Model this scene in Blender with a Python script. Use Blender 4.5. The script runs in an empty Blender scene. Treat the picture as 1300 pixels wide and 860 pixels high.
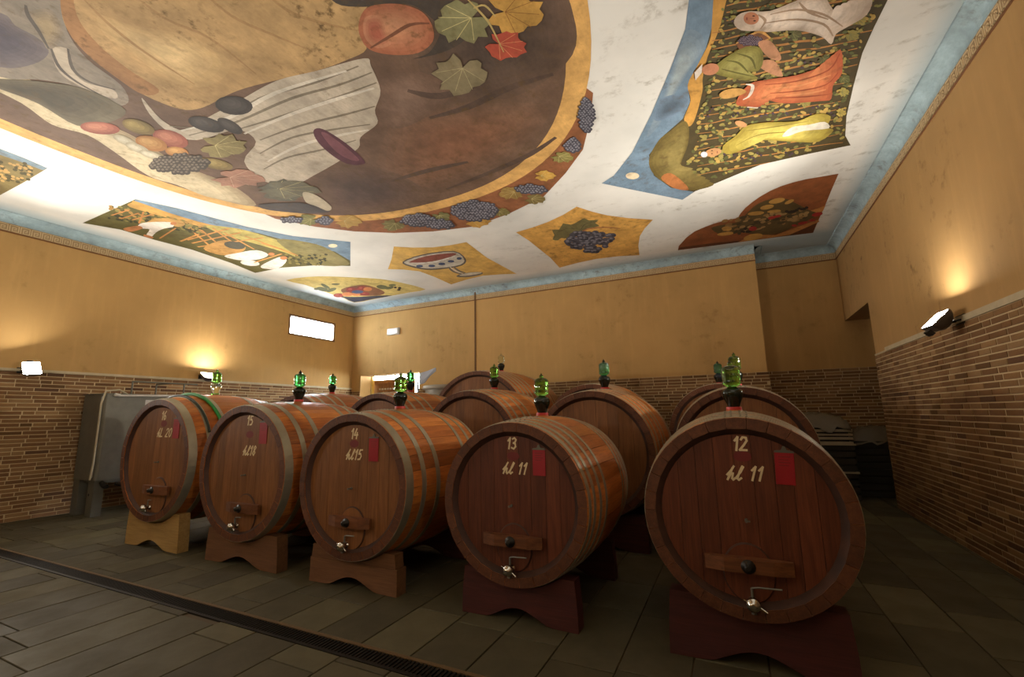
import bpy, bmesh, math, random
from mathutils import Vector, Matrix
random.seed(7)
PI = math.pi
scene = bpy.context.scene
COL = scene.collection

# ------------------------------------------------------------------ camera, sky, exposure
CAM = Vector((0.0, 0.0, 1.6))
RIGHT = Vector((0.90035518, 0.43484555, -0.01642836))
UP = Vector((0.08677851, -0.14242579, 0.98599411))
FWD = Vector((-0.42641533, 0.88917053, 0.16596905))
FPX = 572.49278
cd = bpy.data.cameras.new('camera'); cam = bpy.data.objects.new('camera', cd); COL.objects.link(cam)
cam.matrix_world = Matrix(((RIGHT.x, UP.x, -FWD.x, CAM.x), (RIGHT.y, UP.y, -FWD.y, CAM.y), (RIGHT.z, UP.z, -FWD.z, CAM.z), (0, 0, 0, 1)))
cd.sensor_width = 36; cd.lens = FPX / 1300 * 36; cd.clip_start = 0.05
scene.camera = cam
W = bpy.data.worlds.new('sky'); scene.world = W; W.use_nodes = True
bg = W.node_tree.nodes['Background']; bg.inputs[0].default_value = (0.80, 0.90, 1.0, 1); bg.inputs[1].default_value = 40.0
scene.view_settings.view_transform = 'Standard'; scene.view_settings.look = 'None'
scene.view_settings.gamma = 1; scene.view_settings.use_curve_mapping = False
scene.view_settings.exposure = 0.30
LAMP = 260.0          # radiance of the floodlights' glass
BEAM = 95.0           # watts thrown by each reflector

# ------------------------------------------------------------------ helpers
def ray(x, y):
    return RIGHT * ((x - 650) / FPX) + UP * ((430 - y) / FPX) + FWD
def at_z(x, y, z):
    d = ray(x, y); return CAM + d * ((z - CAM.z) / d.z)
def at_y(x, y, Y):
    d = ray(x, y); return CAM + d * ((Y - CAM.y) / d.y)
def at_x(x, y, X):
    d = ray(x, y); return CAM + d * ((X - CAM.x) / d.x)

def lin(h):
    h = h.lstrip('#'); o = []
    for i in (0, 2, 4):
        c = int(h[i:i+2], 16) / 255
        o.append(c / 12.92 if c <= .04045 else ((c + .055) / 1.055) ** 2.4)
    return (*o, 1)

def newmat(name):
    m = bpy.data.materials.new(name); m.use_nodes = True
    nt = m.node_tree; return m, nt, nt.nodes['Principled BSDF']
def node(nt, t, **kw):
    n = nt.nodes.new(t)
    for k, v in kw.items(): setattr(n, k, v)
    return n
def mixrgb(nt, fac, a, b, mode='MIX'):
    n = node(nt, 'ShaderNodeMix', data_type='RGBA', blend_type=mode)
    for s, v in ((n.inputs[0], fac), (n.inputs[6], a), (n.inputs[7], b)):
        if hasattr(v, 'is_linked'): nt.links.new(v, s)
        else: s.default_value = v
    return n.outputs[2]
def noise(nt, scale, detail=4, rough=.55, stretch=None, coord='Object', dist=0):
    tc = node(nt, 'ShaderNodeTexCoord'); src = tc.outputs[coord]
    if stretch:
        mp = node(nt, 'ShaderNodeMapping'); mp.inputs['Scale'].default_value = stretch
        nt.links.new(src, mp.inputs[0]); src = mp.outputs[0]
    n = node(nt, 'ShaderNodeTexNoise'); n.inputs['Scale'].default_value = scale
    n.inputs['Detail'].default_value = detail; n.inputs['Roughness'].default_value = rough; n.inputs['Distortion'].default_value = dist
    nt.links.new(src, n.inputs['Vector']); return n.outputs[0]
def ramp(nt, fac, lo, hi, a=0.0, b=1.0):
    n = node(nt, 'ShaderNodeMapRange'); n.inputs[1].default_value = lo; n.inputs[2].default_value = hi
    n.inputs[3].default_value = a; n.inputs[4].default_value = b
    nt.links.new(fac, n.inputs[0]); return n.outputs[0]
def bump(nt, bsdf, h, strength=.3, dist=.01):
    b = node(nt, 'ShaderNodeBump'); b.inputs['Strength'].default_value = strength; b.inputs['Distance'].default_value = dist
    nt.links.new(h, b.inputs['Height']); nt.links.new(b.outputs[0], bsdf.inputs['Normal'])

def m_plain(name, c, rough=.6, metal=0, spec=.5):
    m, nt, b = newmat(name); b.inputs['Base Color'].default_value = lin(c)
    b.inputs['Roughness'].default_value = rough; b.inputs['Metallic'].default_value = metal
    n = noise(nt, 9, 5); cc = mixrgb(nt, ramp(nt, n, .35, .7, 0, .35), lin(c), tuple(v * .6 for v in lin(c)[:3]) + (1,))
    nt.links.new(cc, b.inputs['Base Color']); return m
def m_wood(name, c1, c2, axis=1, rough=.5, spread=.35):
    """grain along the given local axis, a different tone for every piece"""
    m, nt, b = newmat(name)
    st = [9, 9, 9]; st[axis] = .9
    n1 = noise(nt, 3.2, 8, .62, st, dist=.4); st2 = [60, 60, 60]; st2[axis] = 2.0
    n2 = noise(nt, 1.6, 4, .6, st2)
    col = mixrgb(nt, ramp(nt, n1, .3, .72), lin(c1), lin(c2))
    col = mixrgb(nt, ramp(nt, n2, .45, .75, 0, .5), col, tuple(v * .45 for v in lin(c2)[:3]) + (1,))
    oi = node(nt, 'ShaderNodeObjectInfo')
    hs = node(nt, 'ShaderNodeHueSaturation'); nt.links.new(col, hs.inputs['Color'])
    nt.links.new(ramp(nt, oi.outputs['Random'], 0, 1, 1 - spread, 1 + spread * .6), hs.inputs['Value'])
    nt.links.new(hs.outputs[0], b.inputs['Base Color']); b.inputs['Roughness'].default_value = rough
    b.inputs['Specular IOR Level'].default_value = .35
    bump(nt, b, n2, .25, .004); return m
def m_paint(name, c, stain=.5):
    """fresco paint: mottled pigment with brown mould spots"""
    m, nt, b = newmat(name); k = lin(c)
    n1 = noise(nt, 2.2, 8, .66); n2 = noise(nt, 9, 6, .65); n3 = noise(nt, .8, 3); n5 = noise(nt, 26, 5, .7, (1, .35, 1))
    k = tuple(v * .9 + .1 * (k[0] * .4 + k[1] * .45 + k[2] * .15) for v in k[:3]) + (1,)
    col = mixrgb(nt, ramp(nt, n1, .28, .72, 0, 1), tuple(min(1, v * 1.34) for v in k[:3]) + (1,), tuple(v * .6 for v in k[:3]) + (1,))
    col = mixrgb(nt, ramp(nt, n5, .42, .7, 0, .4), col, tuple(v * .62 for v in k[:3]) + (1,))
    st = node(nt, 'ShaderNodeMath', operation='MULTIPLY')
    nt.links.new(ramp(nt, n2, .52, .66), st.inputs[0]); nt.links.new(ramp(nt, n3, .40, .58, 0, stain), st.inputs[1])
    col = mixrgb(nt, st.outputs[0], col, lin('#5a4526'))
    nt.links.new(col, b.inputs['Base Color']); b.inputs['Roughness'].default_value = .75
    b.inputs['Specular IOR Level'].default_value = .2; return m

def tag(o, label=None, cat=None, group=None, kind=None):
    if label: o['label'] = label
    if cat: o['category'] = cat
    if group: o['group'] = group
    if kind: o['kind'] = kind
    return o
def empty(name, loc=(0, 0, 0), rot=(0, 0, 0), parent=None):
    o = bpy.data.objects.new(name, None); COL.objects.link(o); o.location = loc; o.rotation_euler = rot
    o.empty_display_size = .1
    if parent: o.parent = parent
    return o
def link(name, me, parent=None, loc=(0, 0, 0), rot=(0, 0, 0)):
    o = bpy.data.objects.new(name, me); COL.objects.link(o); o.location = loc; o.rotation_euler = rot
    if parent: o.parent = parent
    return o

class MB:
    """collects polygons for ONE mesh object"""
    def __init__(s): s.v = []; s.f = []; s.mi = []; s.sm = []
    def add(s, vs, fs, mi=0, sm=False):
        b = len(s.v); s.v += [tuple(v) for v in vs]
        for f in fs: s.f.append([b + i for i in f]); s.mi.append(mi); s.sm.append(sm)
    def box(s, x0, x1, y0, y1, z0, z1, mi=0):
        vs = [(x, y, z) for z in (z0, z1) for y in (y0, y1) for x in (x0, x1)]
        s.add(vs, [(0, 2, 3, 1), (4, 5, 7, 6), (0, 1, 5, 4), (2, 6, 7, 3), (0, 4, 6, 2), (1, 3, 7, 5)], mi)
    def cham(s, x0, x1, y0, y1, z0, z1, c, mi=0):
        """box whose top (z1) edges are chamfered by c"""
        vs = [(x0, y0, z0), (x1, y0, z0), (x1, y1, z0), (x0, y1, z0), (x0, y0, z1 - c), (x1, y0, z1 - c), (x1, y1, z1 - c), (x0, y1, z1 - c),
              (x0 + c, y0 + c, z1), (x1 - c, y0 + c, z1), (x1 - c, y1 - c, z1), (x0 + c, y1 - c, z1)]
        fs = [(3, 2, 1, 0), (8, 9, 10, 11)]
        for i in range(4):
            j = (i + 1) % 4; fs += [(i, j, j + 4, i + 4), (i + 4, j + 4, j + 8, i + 8)]
        s.add(vs, fs, mi)
    def prism(s, poly, y0, y1, mi=0):
        """polygon in XZ extruded along Y"""
        n = len(poly); vs = [(x, y0, z) for x, z in poly] + [(x, y1, z) for x, z in poly]
        s.add(vs, [list(range(n)), list(range(2 * n - 1, n - 1, -1))] + [(i, i + n, (i + 1) % n + n, (i + 1) % n) for i in range(n)], mi)
    def zprism(s, poly, z0, z1, mi=0):
        n = len(poly); vs = [(x, y, z0) for x, y in poly] + [(x, y, z1) for x, y in poly]
        s.add(vs, [list(range(n - 1, -1, -1)), list(range(n, 2 * n))] + [(i, (i + 1) % n, (i + 1) % n + n, i + n) for i in range(n)], mi)
    def lathe(s, prof, n=20, mi=0, M=None, sm=True):
        """profile [(r, z)] turned about Z"""
        vs = []
        for r, z in prof:
            for k in range(n):
                a = 2 * PI * k / n; vs.append(Vector((r * math.cos(a), r * math.sin(a), z)))
        if M: vs = [M @ v for v in vs]
        fs = []
        for i in range(len(prof) - 1):
            for k in range(n):
                k2 = (k + 1) % n; fs.append((i * n + k, i * n + k2, (i + 1) * n + k2, (i + 1) * n + k))
        s.add(vs, fs, mi, sm)
        s.add(vs[:n], [list(range(n - 1, -1, -1))], mi); s.add(vs[-n:], [list(range(n))], mi)
    def tube(s, pts, r, n=8, mi=0):
        pts = [Vector(p) for p in pts]; rings = []
        up = Vector((0, 0, 1))
        for i, p in enumerate(pts):
            d = (pts[min(i + 1, len(pts) - 1)] - pts[max(i - 1, 0)]).normalized()
            a = d.cross(up)
            if a.length < .05: a = d.cross(Vector((1, 0, 0)))
            a.normalize(); b = a.cross(d); up = b
            rr = r[i] if isinstance(r, (list, tuple)) else r
            rings.append([p + (a * math.cos(2 * PI * k / n) + b * math.sin(2 * PI * k / n)) * rr for k in range(n)])
        vs = [v for q in rings for v in q]; fs = []
        for i in range(len(pts) - 1):
            for k in range(n):
                k2 = (k + 1) % n; fs.append((i * n + k, i * n + k2, (i + 1) * n + k2, (i + 1) * n + k))
        s.add(vs, fs, mi, True); s.add(rings[0], [list(range(n))], mi); s.add(rings[-1], [list(range(n - 1, -1, -1))], mi)
    def mesh(s, name, mats):
        me = bpy.data.meshes.new(name); me.from_pydata(s.v, [], s.f)
        for m in (mats if isinstance(mats, (list, tuple)) else [mats]): me.materials.append(m)
        me.polygons.foreach_set('material_index', s.mi); me.polygons.foreach_set('use_smooth', s.sm); me.update()
        bm = bmesh.new(); bm.from_mesh(me); bmesh.ops.recalc_face_normals(bm, faces=bm.faces); bm.to_mesh(me); bm.free()
        return me
    def build(s, name, mats, parent=None, loc=(0, 0, 0), rot=(0, 0, 0)):
        return link(name, s.mesh(name, mats), parent, loc, rot)

# ------------------------------------------------------------------ materials
def m_plaster(name, c, dark):
    m, nt, b = newmat(name); k = lin(c)
    n1 = noise(nt, .7, 6, .6); n2 = noise(nt, 5, 8, .65); n3 = noise(nt, 2.5, 5, .6, (3, 3, .35)); n4 = noise(nt, 16, 5, .6)
    col = mixrgb(nt, ramp(nt, n1, .3, .7), k, tuple(v * .82 for v in k[:3]) + (1,))
    col = mixrgb(nt, ramp(nt, n3, .5, .75, 0, .35), col, tuple(min(1, v * 1.2) for v in k[:3]) + (1,))
    st = node(nt, 'ShaderNodeMath', operation='MULTIPLY')
    nt.links.new(ramp(nt, n2, .55, .75), st.inputs[0]); nt.links.new(ramp(nt, n1, .48, .62, 0, dark), st.inputs[1])
    col = mixrgb(nt, st.outputs[0], col, lin('#4d3417'))
    nt.links.new(col, b.inputs['Base Color']); b.inputs['Roughness'].default_value = .8; b.inputs['Specular IOR Level'].default_value = .25
    bump(nt, b, n4, .12, .004); return m
M_PLASTER = m_plaster('ochre_plaster', '#bb945b', .35)
M_PLASTER_R = m_plaster('stained_ochre_plaster', '#b08a56', .8)
def m_brick(i, c):
    m, nt, b = newmat('brick_clay_%d' % i); k = lin(c)
    n1 = noise(nt, 5, 5); n2 = noise(nt, 45, 4)
    col = mixrgb(nt, ramp(nt, n1, .3, .7), k, tuple(v * .65 for v in k[:3]) + (1,))
    oi = node(nt, 'ShaderNodeObjectInfo'); hs = node(nt, 'ShaderNodeHueSaturation'); nt.links.new(col, hs.inputs['Color'])
    nt.links.new(ramp(nt, oi.outputs['Random'], 0, 1, .85, 1.12), hs.inputs['Value'])
    nt.links.new(hs.outputs[0], b.inputs['Base Color']); b.inputs['Roughness'].default_value = .8; b.inputs['Specular IOR Level'].default_value = .25
    bump(nt, b, n2, .35, .004); return m
M_BRICKS = [m_brick(i, c) for i, c in enumerate(['#8a6742', '#7a5837', '#94714a', '#825f3d', '#6e4f2d', '#9c7a52', '#62452e'])]
M_MORTAR = m_plain('mortar', '#c2aa82', .9)
M_CAP = m_plain('whitewashed_cap', '#b8a888', .7)
def m_stone(i, c):
    m, nt, b = newmat('floor_stone_%d' % i); k = lin(c)
    n1 = noise(nt, 2.2, 7, .6); n2 = noise(nt, 28, 6, .65); n3 = noise(nt, .9, 4)
    col = mixrgb(nt, ramp(nt, n1, .3, .7), k, tuple(v * .72 for v in k[:3]) + (1,))
    col = mixrgb(nt, ramp(nt, n2, .5, .8, 0, .35), col, tuple(v * .5 for v in k[:3]) + (1,))
    oi = node(nt, 'ShaderNodeObjectInfo'); hs = node(nt, 'ShaderNodeHueSaturation'); nt.links.new(col, hs.inputs['Color'])
    nt.links.new(ramp(nt, oi.outputs['Random'], 0, 1, .88, 1.1), hs.inputs['Value'])
    nt.links.new(hs.outputs[0], b.inputs['Base Color'])
    nt.links.new(ramp(nt, n1, .3, .7, .6, .8), b.inputs['Roughness']); b.inputs['Specular IOR Level'].default_value = .28
    bump(nt, b, n2, .25, .003); return m
M_STONES = [m_stone(i, c) for i, c in enumerate(['#57503a', '#514a35', '#5d563e', '#4c4531'])]
M_GROUT = m_plain('grout', '#54452f', .9)
M_STAVE = [m_wood('stave_oak_%d' % i, a, b, 1, .42) for i, (a, b) in enumerate([('#c97a36', '#9d5726'), ('#d28339', '#a66028'), ('#ba6c2e', '#8c4c20')])]
M_HEAD = m_wood('head_oak', '#8a5930', '#6b4220', 2, .5, .2)
M_HEADR = m_wood('red_head_oak', '#6f3a22', '#522815', 2, .5, .2)
M_END = m_wood('end_grain_oak', '#6b3f24', '#4f2c18', 1, .6, .2)
M_BAR = m_wood('bar_oak', '#7a4a2a', '#553018', 0, .5, .15)
M_HOOP = m_plain('galvanised_hoop', '#a8a18b', .45, .65)
M_RIVET = m_plain('rivet_steel', '#77705f', .4, .8)
M_CHROME = m_plain('polished_steel', '#d0cdc4', .12, 1)
M_STEEL = m_plain('brushed_steel', '#78766a', .55, .6)
M_STEELD = m_plain('dull_steel', '#6b695d', .5, .5)
M_IRON = m_plain('dark_iron', '#2c2822', .5, .6)
M_CREAM = m_plain('cream_lettering', '#dcc79a', .7)
M_REDCARD = m_plain('red_card', '#960f1a', .45)
M_STAMP = m_plain('red_stamp', '#6e1d15', .6)
M_RUBBER = m_plain('red_rubber', '#b8281c', .5)
M_BLACK = m_plain('black_plastic', '#15140f', .45)
M_WHITE = m_plain('white_plastic', '#c9c6bd', .45)
M_HOSEG = m_plain('green_hose', '#1f8a3a', .4)
M_HOSED = m_plain('dark_hose', '#142a1e', .4)
M_KEYBASE = m_plain('frieze_tan', '#a98b62', .8)
M_KEYLINE = m_plain('frieze_key', '#d2b78a', .8)
M_KEYLINE2 = m_plain('frieze_brown', '#74481f', .8)
M_BLUE = m_paint('pale_blue_wash', '#9db3b8', .5)
def m_glass(name, c, rough=.03):
    m, nt, b = newmat(name); b.inputs['Base Color'].default_value = lin(c); b.inputs['Roughness'].default_value = rough
    b.inputs['Transmission Weight'].default_value = 1; b.inputs['IOR'].default_value = 1.45; return m
M_GREEN = m_glass('green_glass', '#8fdc62'); M_GREEND = m_glass('deep_green_glass', '#4fb858'); M_CLEAR = m_glass('clear_glass', '#e6f2e0')
m, nt, b = newmat('dark_bottle_glass'); b.inputs['Base Color'].default_value = lin('#0b130a'); b.inputs['Roughness'].default_value = .06; M_DARKGLASS = m
m, nt, b = newmat('window_glass')
tr = node(nt, 'ShaderNodeBsdfTransparent'); gl = node(nt, 'ShaderNodeBsdfGlossy'); gl.inputs['Roughness'].default_value = .02
mx = node(nt, 'ShaderNodeMixShader'); mx.inputs[0].default_value = .05
nt.links.new(tr.outputs[0], mx.inputs[1]); nt.links.new(gl.outputs[0], mx.inputs[2]); nt.links.new(mx.outputs[0], nt.nodes['Material Output'].inputs[0]); M_PANE = m
m, nt, b = newmat('flood_glass'); em = node(nt, 'ShaderNodeEmission'); em.inputs[0].default_value = (1.0, .95, .86, 1); em.inputs[1].default_value = LAMP
nt.links.new(em.outputs[0], nt.nodes['Material Output'].inputs[0]); M_FLOOD = m
m, nt, b = newmat('plastic_film'); b.inputs['Base Color'].default_value = lin('#7d7462'); b.inputs['Roughness'].default_value = .25
b.inputs['Transmission Weight'].default_value = .25; n = noise(nt, 14, 6, .6); bump(nt, b, n, .8, .02); M_FILM = m
# ceiling: white lime wash, blue along its edges, brown mould
m, nt, b = newmat('ceiling_limewash')
tc = node(nt, 'ShaderNodeTexCoord'); sx = node(nt, 'ShaderNodeSeparateXYZ'); nt.links.new(tc.outputs['Object'], sx.inputs[0])
n1 = noise(nt, .8, 5); n2 = noise(nt, 7, 8, .7, (1, 1.0, 1)); n3 = noise(nt, .55, 4, .6); n4 = noise(nt, 2.0, 5, .6, (.5, 2.2, 1))
col = mixrgb(nt, ramp(nt, n1, .35, .7), lin('#dedbd2'), lin('#c9c7bf'))
a1 = node(nt, 'ShaderNodeMath', operation='MULTIPLY'); nt.links.new(ramp(nt, n2, .5, .68), a1.inputs[0]); nt.links.new(ramp(nt, n4, .48, .66, 0, 1), a1.inputs[1])
a2 = node(nt, 'ShaderNodeMath', operation='MULTIPLY'); nt.links.new(a1.outputs[0], a2.inputs[0])
nt.links.new(ramp(nt, sx.outputs[0], -6, 1.5, .12, .8), a2.inputs[1])
col = mixrgb(nt, a2.outputs[0], col, lin('#6d5a38'))
def edge(out, lo, hi): return ramp(nt, out, lo, hi)
mxx = node(nt, 'ShaderNodeMath', operation='MAXIMUM'); nt.links.new(edge(sx.outputs[0], -10.2, -10.6), mxx.inputs[0]); nt.links.new(edge(sx.outputs[0], 1.9, 2.15), mxx.inputs[1])
mxy = node(nt, 'ShaderNodeMath', operation='MAXIMUM'); nt.links.new(mxx.outputs[0], mxy.inputs[0]); nt.links.new(edge(sx.outputs[1], 10.05, 10.5), mxy.inputs[1])
mm = node(nt, 'ShaderNodeMath', operation='MULTIPLY'); nt.links.new(mxy.outputs[0], mm.inputs[0]); mm.inputs[1].default_value = .85
col = mixrgb(nt, mm.outputs[0], col, lin('#9cb0b6'))
nt.links.new(col, b.inputs['Base Color']); b.inputs['Roughness'].default_value = .85; b.inputs['Specular IOR Level'].default_value = .2
bump(nt, b, n2, .06, .004); M_CEIL = m

# ------------------------------------------------------------------ room shell
XL, XR, YB, YR, YF, ZC = -10.8, 2.297, 10.696, 11.47, -4.5, 5.1
XN = 0.72                       # corner where the rear wall steps back
XP = 4.6                        # end of the side passage
YP, ZP = 9.63, 3.43             # passage opening
WT = .25
DX0, DX1, DZ = -10.42, -8.15, 2.87      # rear doorway
WY0, WY1, WZ0, WZ1 = 8.31, 9.93, 3.87, 4.45   # window

def struct(o): o['kind'] = 'structure'; return o
mb = MB(); mb.box(XL - WT, XP, YF - WT, YR + WT, -.2, -.012)
floor = struct(mb.build('floor', M_GROUT))
mb = MB(); mb.box(XL - WT, XR + WT, YF - WT, YR + WT, ZC, ZC + .2)
ceiling = struct(mb.build('ceiling', M_CEIL))

mb = MB()                                   # left wall around its window
WL = .09
mb.box(XL - WL, XL, YF, WY0, 0, ZC); mb.box(XL - WL, XL, WY1, YB + WT, 0, ZC)
mb.box(XL - WL, XL, WY0, WY1, 0, WZ0); mb.box(XL - WL, XL, WY0, WY1, WZ1, ZC)
wall_left = struct(mb.build('wall_left', M_PLASTER))
mb = MB()                                   # rear wall around its doorway
mb.box(XL, DX0, YB, YB + .45, 0, ZC); mb.box(DX1, XN, YB, YB + .45, 0, ZC); mb.box(DX0, DX1, YB, YB + .45, DZ, ZC)
mb.box(XN - .3, XN, YB + .45, YR + WT, 0, ZC)
wall_back = struct(mb.build('wall_back', M_PLASTER))
mb = MB(); mb.box(XN, XP, YR, YR + WT, 0, ZC); wall_recess = struct(mb.build('wall_recess', M_PLASTER))
mb = MB(); mb.box(XR, XR + WT, YF, YP, 0, ZC); mb.box(XR, XR + WT, YP, YR, ZP, ZC)
wall_right = struct(mb.build('wall_right', M_PLASTER_R))
mb = MB(); mb.box(XL - WT, XR + WT, YF - WT, YF, 0, ZC); wall_front = struct(mb.build('wall_front', M_PLASTER))
mb = MB()                                   # side passage: near wall, end wall, soffit
mb.box(XR + WT, XP, YP - .2, YP, 0, ZP); mb.box(XP, XP + .2, YP - .2, YR + WT, 0, ZP + .2); mb.box(XR + WT, XP, YP - .2, YR, ZP, ZP + .2)
wall_passage = struct(mb.build('wall_passage', M_PLASTER))
mb = MB(); mb.box(XL - 14, XP + 6, YB + .45, YB + 20, -.2, -.03); ground = struct(mb.build('ground_outside', m_plain('yard', '#8f8a7c', .9)))

# painted meander frieze, brown line and blue cove along the top of each wall
Z0F, Z1F = 4.805, 4.945
def frieze(name, P0, P1, inward):
    """P0->P1 along the wall (xy), inward = unit normal into the room"""
    P0 = Vector((*P0, 0)); P1 = Vector((*P1, 0)); d = (P1 - P0); L = d.length; d.normalize(); nrm = Vector((*inward, 0))
    def P(u, off, z): q = P0 + d * u + nrm * off; return (q.x, q.y, z)
    def slab(mb, u0, u1, z0, z1, off, mi=0):
        mb.add([P(u0, 0, z0), P(u1, 0, z0), P(u1, 0, z1), P(u0, 0, z1), P(u0, off, z0), P(u1, off, z0), P(u1, off, z1), P(u0, off, z1)],
               [(4, 5, 6, 7), (0, 1, 5, 4), (3, 7, 6, 2), (0, 4, 7, 3), (1, 2, 6, 5)], mi)
    mb = MB(); slab(mb, 0, L, Z0F, Z1F, .004)
    root = struct(mb.build(name, M_KEYBASE))
    mb = MB(); slab(mb, 0, L, Z0F - .022, Z0F, .008); mb.build('brown_line', M_KEYLINE2, root)
    h = Z1F - Z0F; n = int(L / .135); p = L / n; w = .011; mk = MB()
    path = [(.02, .1), (.08, .1), (.08, .88), (.88, .88), (.88, .14), (.32, .14), (.32, .62), (.64, .62), (.64, .38), (.5, .38)]
    for i in range(n):
        for (a, b2), (c, e) in zip(path[:-1], path[1:]):
            u0, u1 = sorted((a, c)); v0, v1 = sorted((b2, e))
            slab(mk, (i + u0) * p - w / 2, (i + u1) * p + w / 2, Z0F + v0 * h - w / 2, Z0F + v1 * h + w / 2, .006)
    k = mk.build('meander', M_KEYLINE, root); k['kind'] = 'stuff'
    mc = MB(); N = 8; ring = []
    for i in range(N + 1):
        a = PI / 2 * i / N; ring.append((.003 + .16 * (1 - math.cos(a)), Z1F + .02 + (ZC - Z1F - .02) * math.sin(a)))
    ring = [(.003, Z1F)] + ring + [(.0, ZC)]
    vs = [P(0, o, z) for o, z in ring] + [P(L, o, z) for o, z in ring]; m_ = len(ring)
    mc.add(vs, [(i, i + 1, i + 1 + m_, i + m_) for i in range(m_ - 1)], 0, True)
    mc.build('blue_cove', M_BLUE, root)
frieze('trim_1', (XL, YF), (XL, YB), (1, 0)); frieze('trim_2', (XL, YB), (XN, YB), (0, -1))
frieze('trim_3', (XN, YR), (XR, YR), (0, -1)); frieze('trim_4', (XR, YR), (XR, YF), (-1, 0)); frieze('trim_5', (XN, YB), (XN, YR), (1, 0))

# brick wainscots: 300 nearest bricks one by one, the rest joined
brick_cache = {}
def brick_mesh(lq, mi):
    k = (lq, mi)
    if k not in brick_cache:
        mb = MB(); mb.cham(-lq / 2 * .01, lq / 2 * .01, -.0262, .0262, 0, .017, .003); brick_cache[k] = mb.mesh('brick', M_BRICKS[mi])
    return brick_cache[k]
def wainscot(wall, P0, P1, inward, ztop, holes=(), z0=0.0):
    P0 = Vector((*P0, 0)); P1 = Vector((*P1, 0)); d = P1 - P0; L = d.length; d.normalize(); nrm = Vector((*inward, 0))
    mb = MB(); B = .012
    for (a, b2) in holes if holes else [(0, L)]:
        q = [P0 + d * a, P0 + d * b2]
        vs = [v + nrm * o + Vector((0, 0, z)) for z in (z0, ztop) for o in (0, B) for v in q]
        mb.add(vs, [(2, 3, 7, 6), (4, 6, 7, 5), (0, 2, 6, 4), (1, 5, 7, 3)])
    mb.build('mortar_bed', M_MORTAR, wall)
    bl = []; nrow = int((ztop - z0) / .0652); ph = (ztop - z0) / nrow
    for r in range(nrow):
        u = -random.uniform(0, .3)
        while u < L:
            l = random.choice((.28, .29, .29, .30, .30, .31, .22, .15)) ; a, e = max(u, 0), min(u + l, L)
            for (ha, hb) in holes if holes else [(0, L)]:
                aa, ee = max(a, ha), min(e, hb)
                if ee - aa > .05: bl.append((aa, ee, z0 + (r + .5) * ph, random.choices(range(7), (5, 4, 4, 5, 2, 2, 1))[0]))
            u += l + .011
    def seen(b2):
        p = P0 + d * (b2[0] + b2[1]) / 2 + Vector((0, 0, b2[2])) - CAM
        z = p.dot(FWD)
        if z < .3: return 1e6
        x, y = 650 + FPX * p.dot(RIGHT) / z, 430 - FPX * p.dot(UP) / z
        return p.length + (0 if -30 < x < 1330 and -30 < y < 890 else 1000)
    bl.sort(key=seen)
    M = Matrix((d, Vector((0, 0, 1)), nrm)).transposed()
    if (d.cross(Vector((0, 0, 1)))).dot(nrm) < 0: M = Matrix((-d, Vector((0, 0, 1)), nrm)).transposed()
    e = M.to_euler(); rest = MB()
    for i, (a, e2, z, mi) in enumerate(bl):
        c = P0 + d * (a + e2) / 2 + Vector((0, 0, z)) + nrm * (B - .012 + random.uniform(-.002, .003))
        lq = int((e2 - a) * 100)
        if i < 299 and seen(bl[i]) < 1000:
            link('brick', brick_mesh(lq, mi), wall, c, e)
        else:
            t = MB(); t.cham(-(e2 - a) / 2, (e2 - a) / 2, -.0262, .0262, 0, .017, .003)
            R = M.to_4x4(); R.translation = c
            rest.add([R @ Vector(v) for v in t.v], t.f, mi)
    o = rest.build('far_bricks', M_BRICKS, wall); o['kind'] = 'stuff'
wainscot(wall_right, (XR, YP), (XR, -1.0), (-1, 0), 2.49)
wainscot(wall_left, (XL, 0.5), (XL, YB), (1, 0), 2.455)
wainscot(wall_back, (XL, YB), (XN + .03, YB), (0, -1), 2.385, holes=[(0, DX0 - XL), (DX1 - XL, XN + .03 - XL)])
wainscot(wall_recess, (XN, YR), (XP, YR), (0, -1), 2.44)
# pale ledges on top of the wainscots
mb = MB(); mb.box(XL, XL + .045, YF, YB, 2.455, 2.50); struct(mb.build('trim_6', M_CAP))
mb = MB(); mb.box(XR - .03, XR, YF, 9.0, 2.49, 2.555); struct(mb.build('trim_7', M_CAP))
mb = MB(); mb.box(XR - .018, XR, 9.0, YP, 2.49, 2.515); struct(mb.build('trim_8', M_CAP))
# thin dark brown vertical strip on the rear wall
mb = MB(); mb.box(-6.275, -6.235, YB - .022, YB, 2.385, 5.02); struct(mb.build('trim_9', m_plain('dark_strip', '#6b4a26', .8)))

# window with frame and pane
mb = MB(); f = .05
for a in ((WY0, WY1, WZ0, WZ0 + f), (WY0, WY1, WZ1 - f, WZ1), (WY0, WY0 + f, WZ0 + f, WZ1 - f), (WY1 - f, WY1, WZ0 + f, WZ1 - f)):
    mb.box(XL - .05, XL + .012, a[0], a[1], a[2], a[3])
win = struct(mb.build('window_1', m_plain('window_frame_brown', '#6a4a2c', .5)))
mb = MB(); mb.box(XL - .05, XL - .044, WY0 + f, WY1 - f, WZ0 + f, WZ1 - f); mb.build('pane', M_PANE, win)

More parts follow.
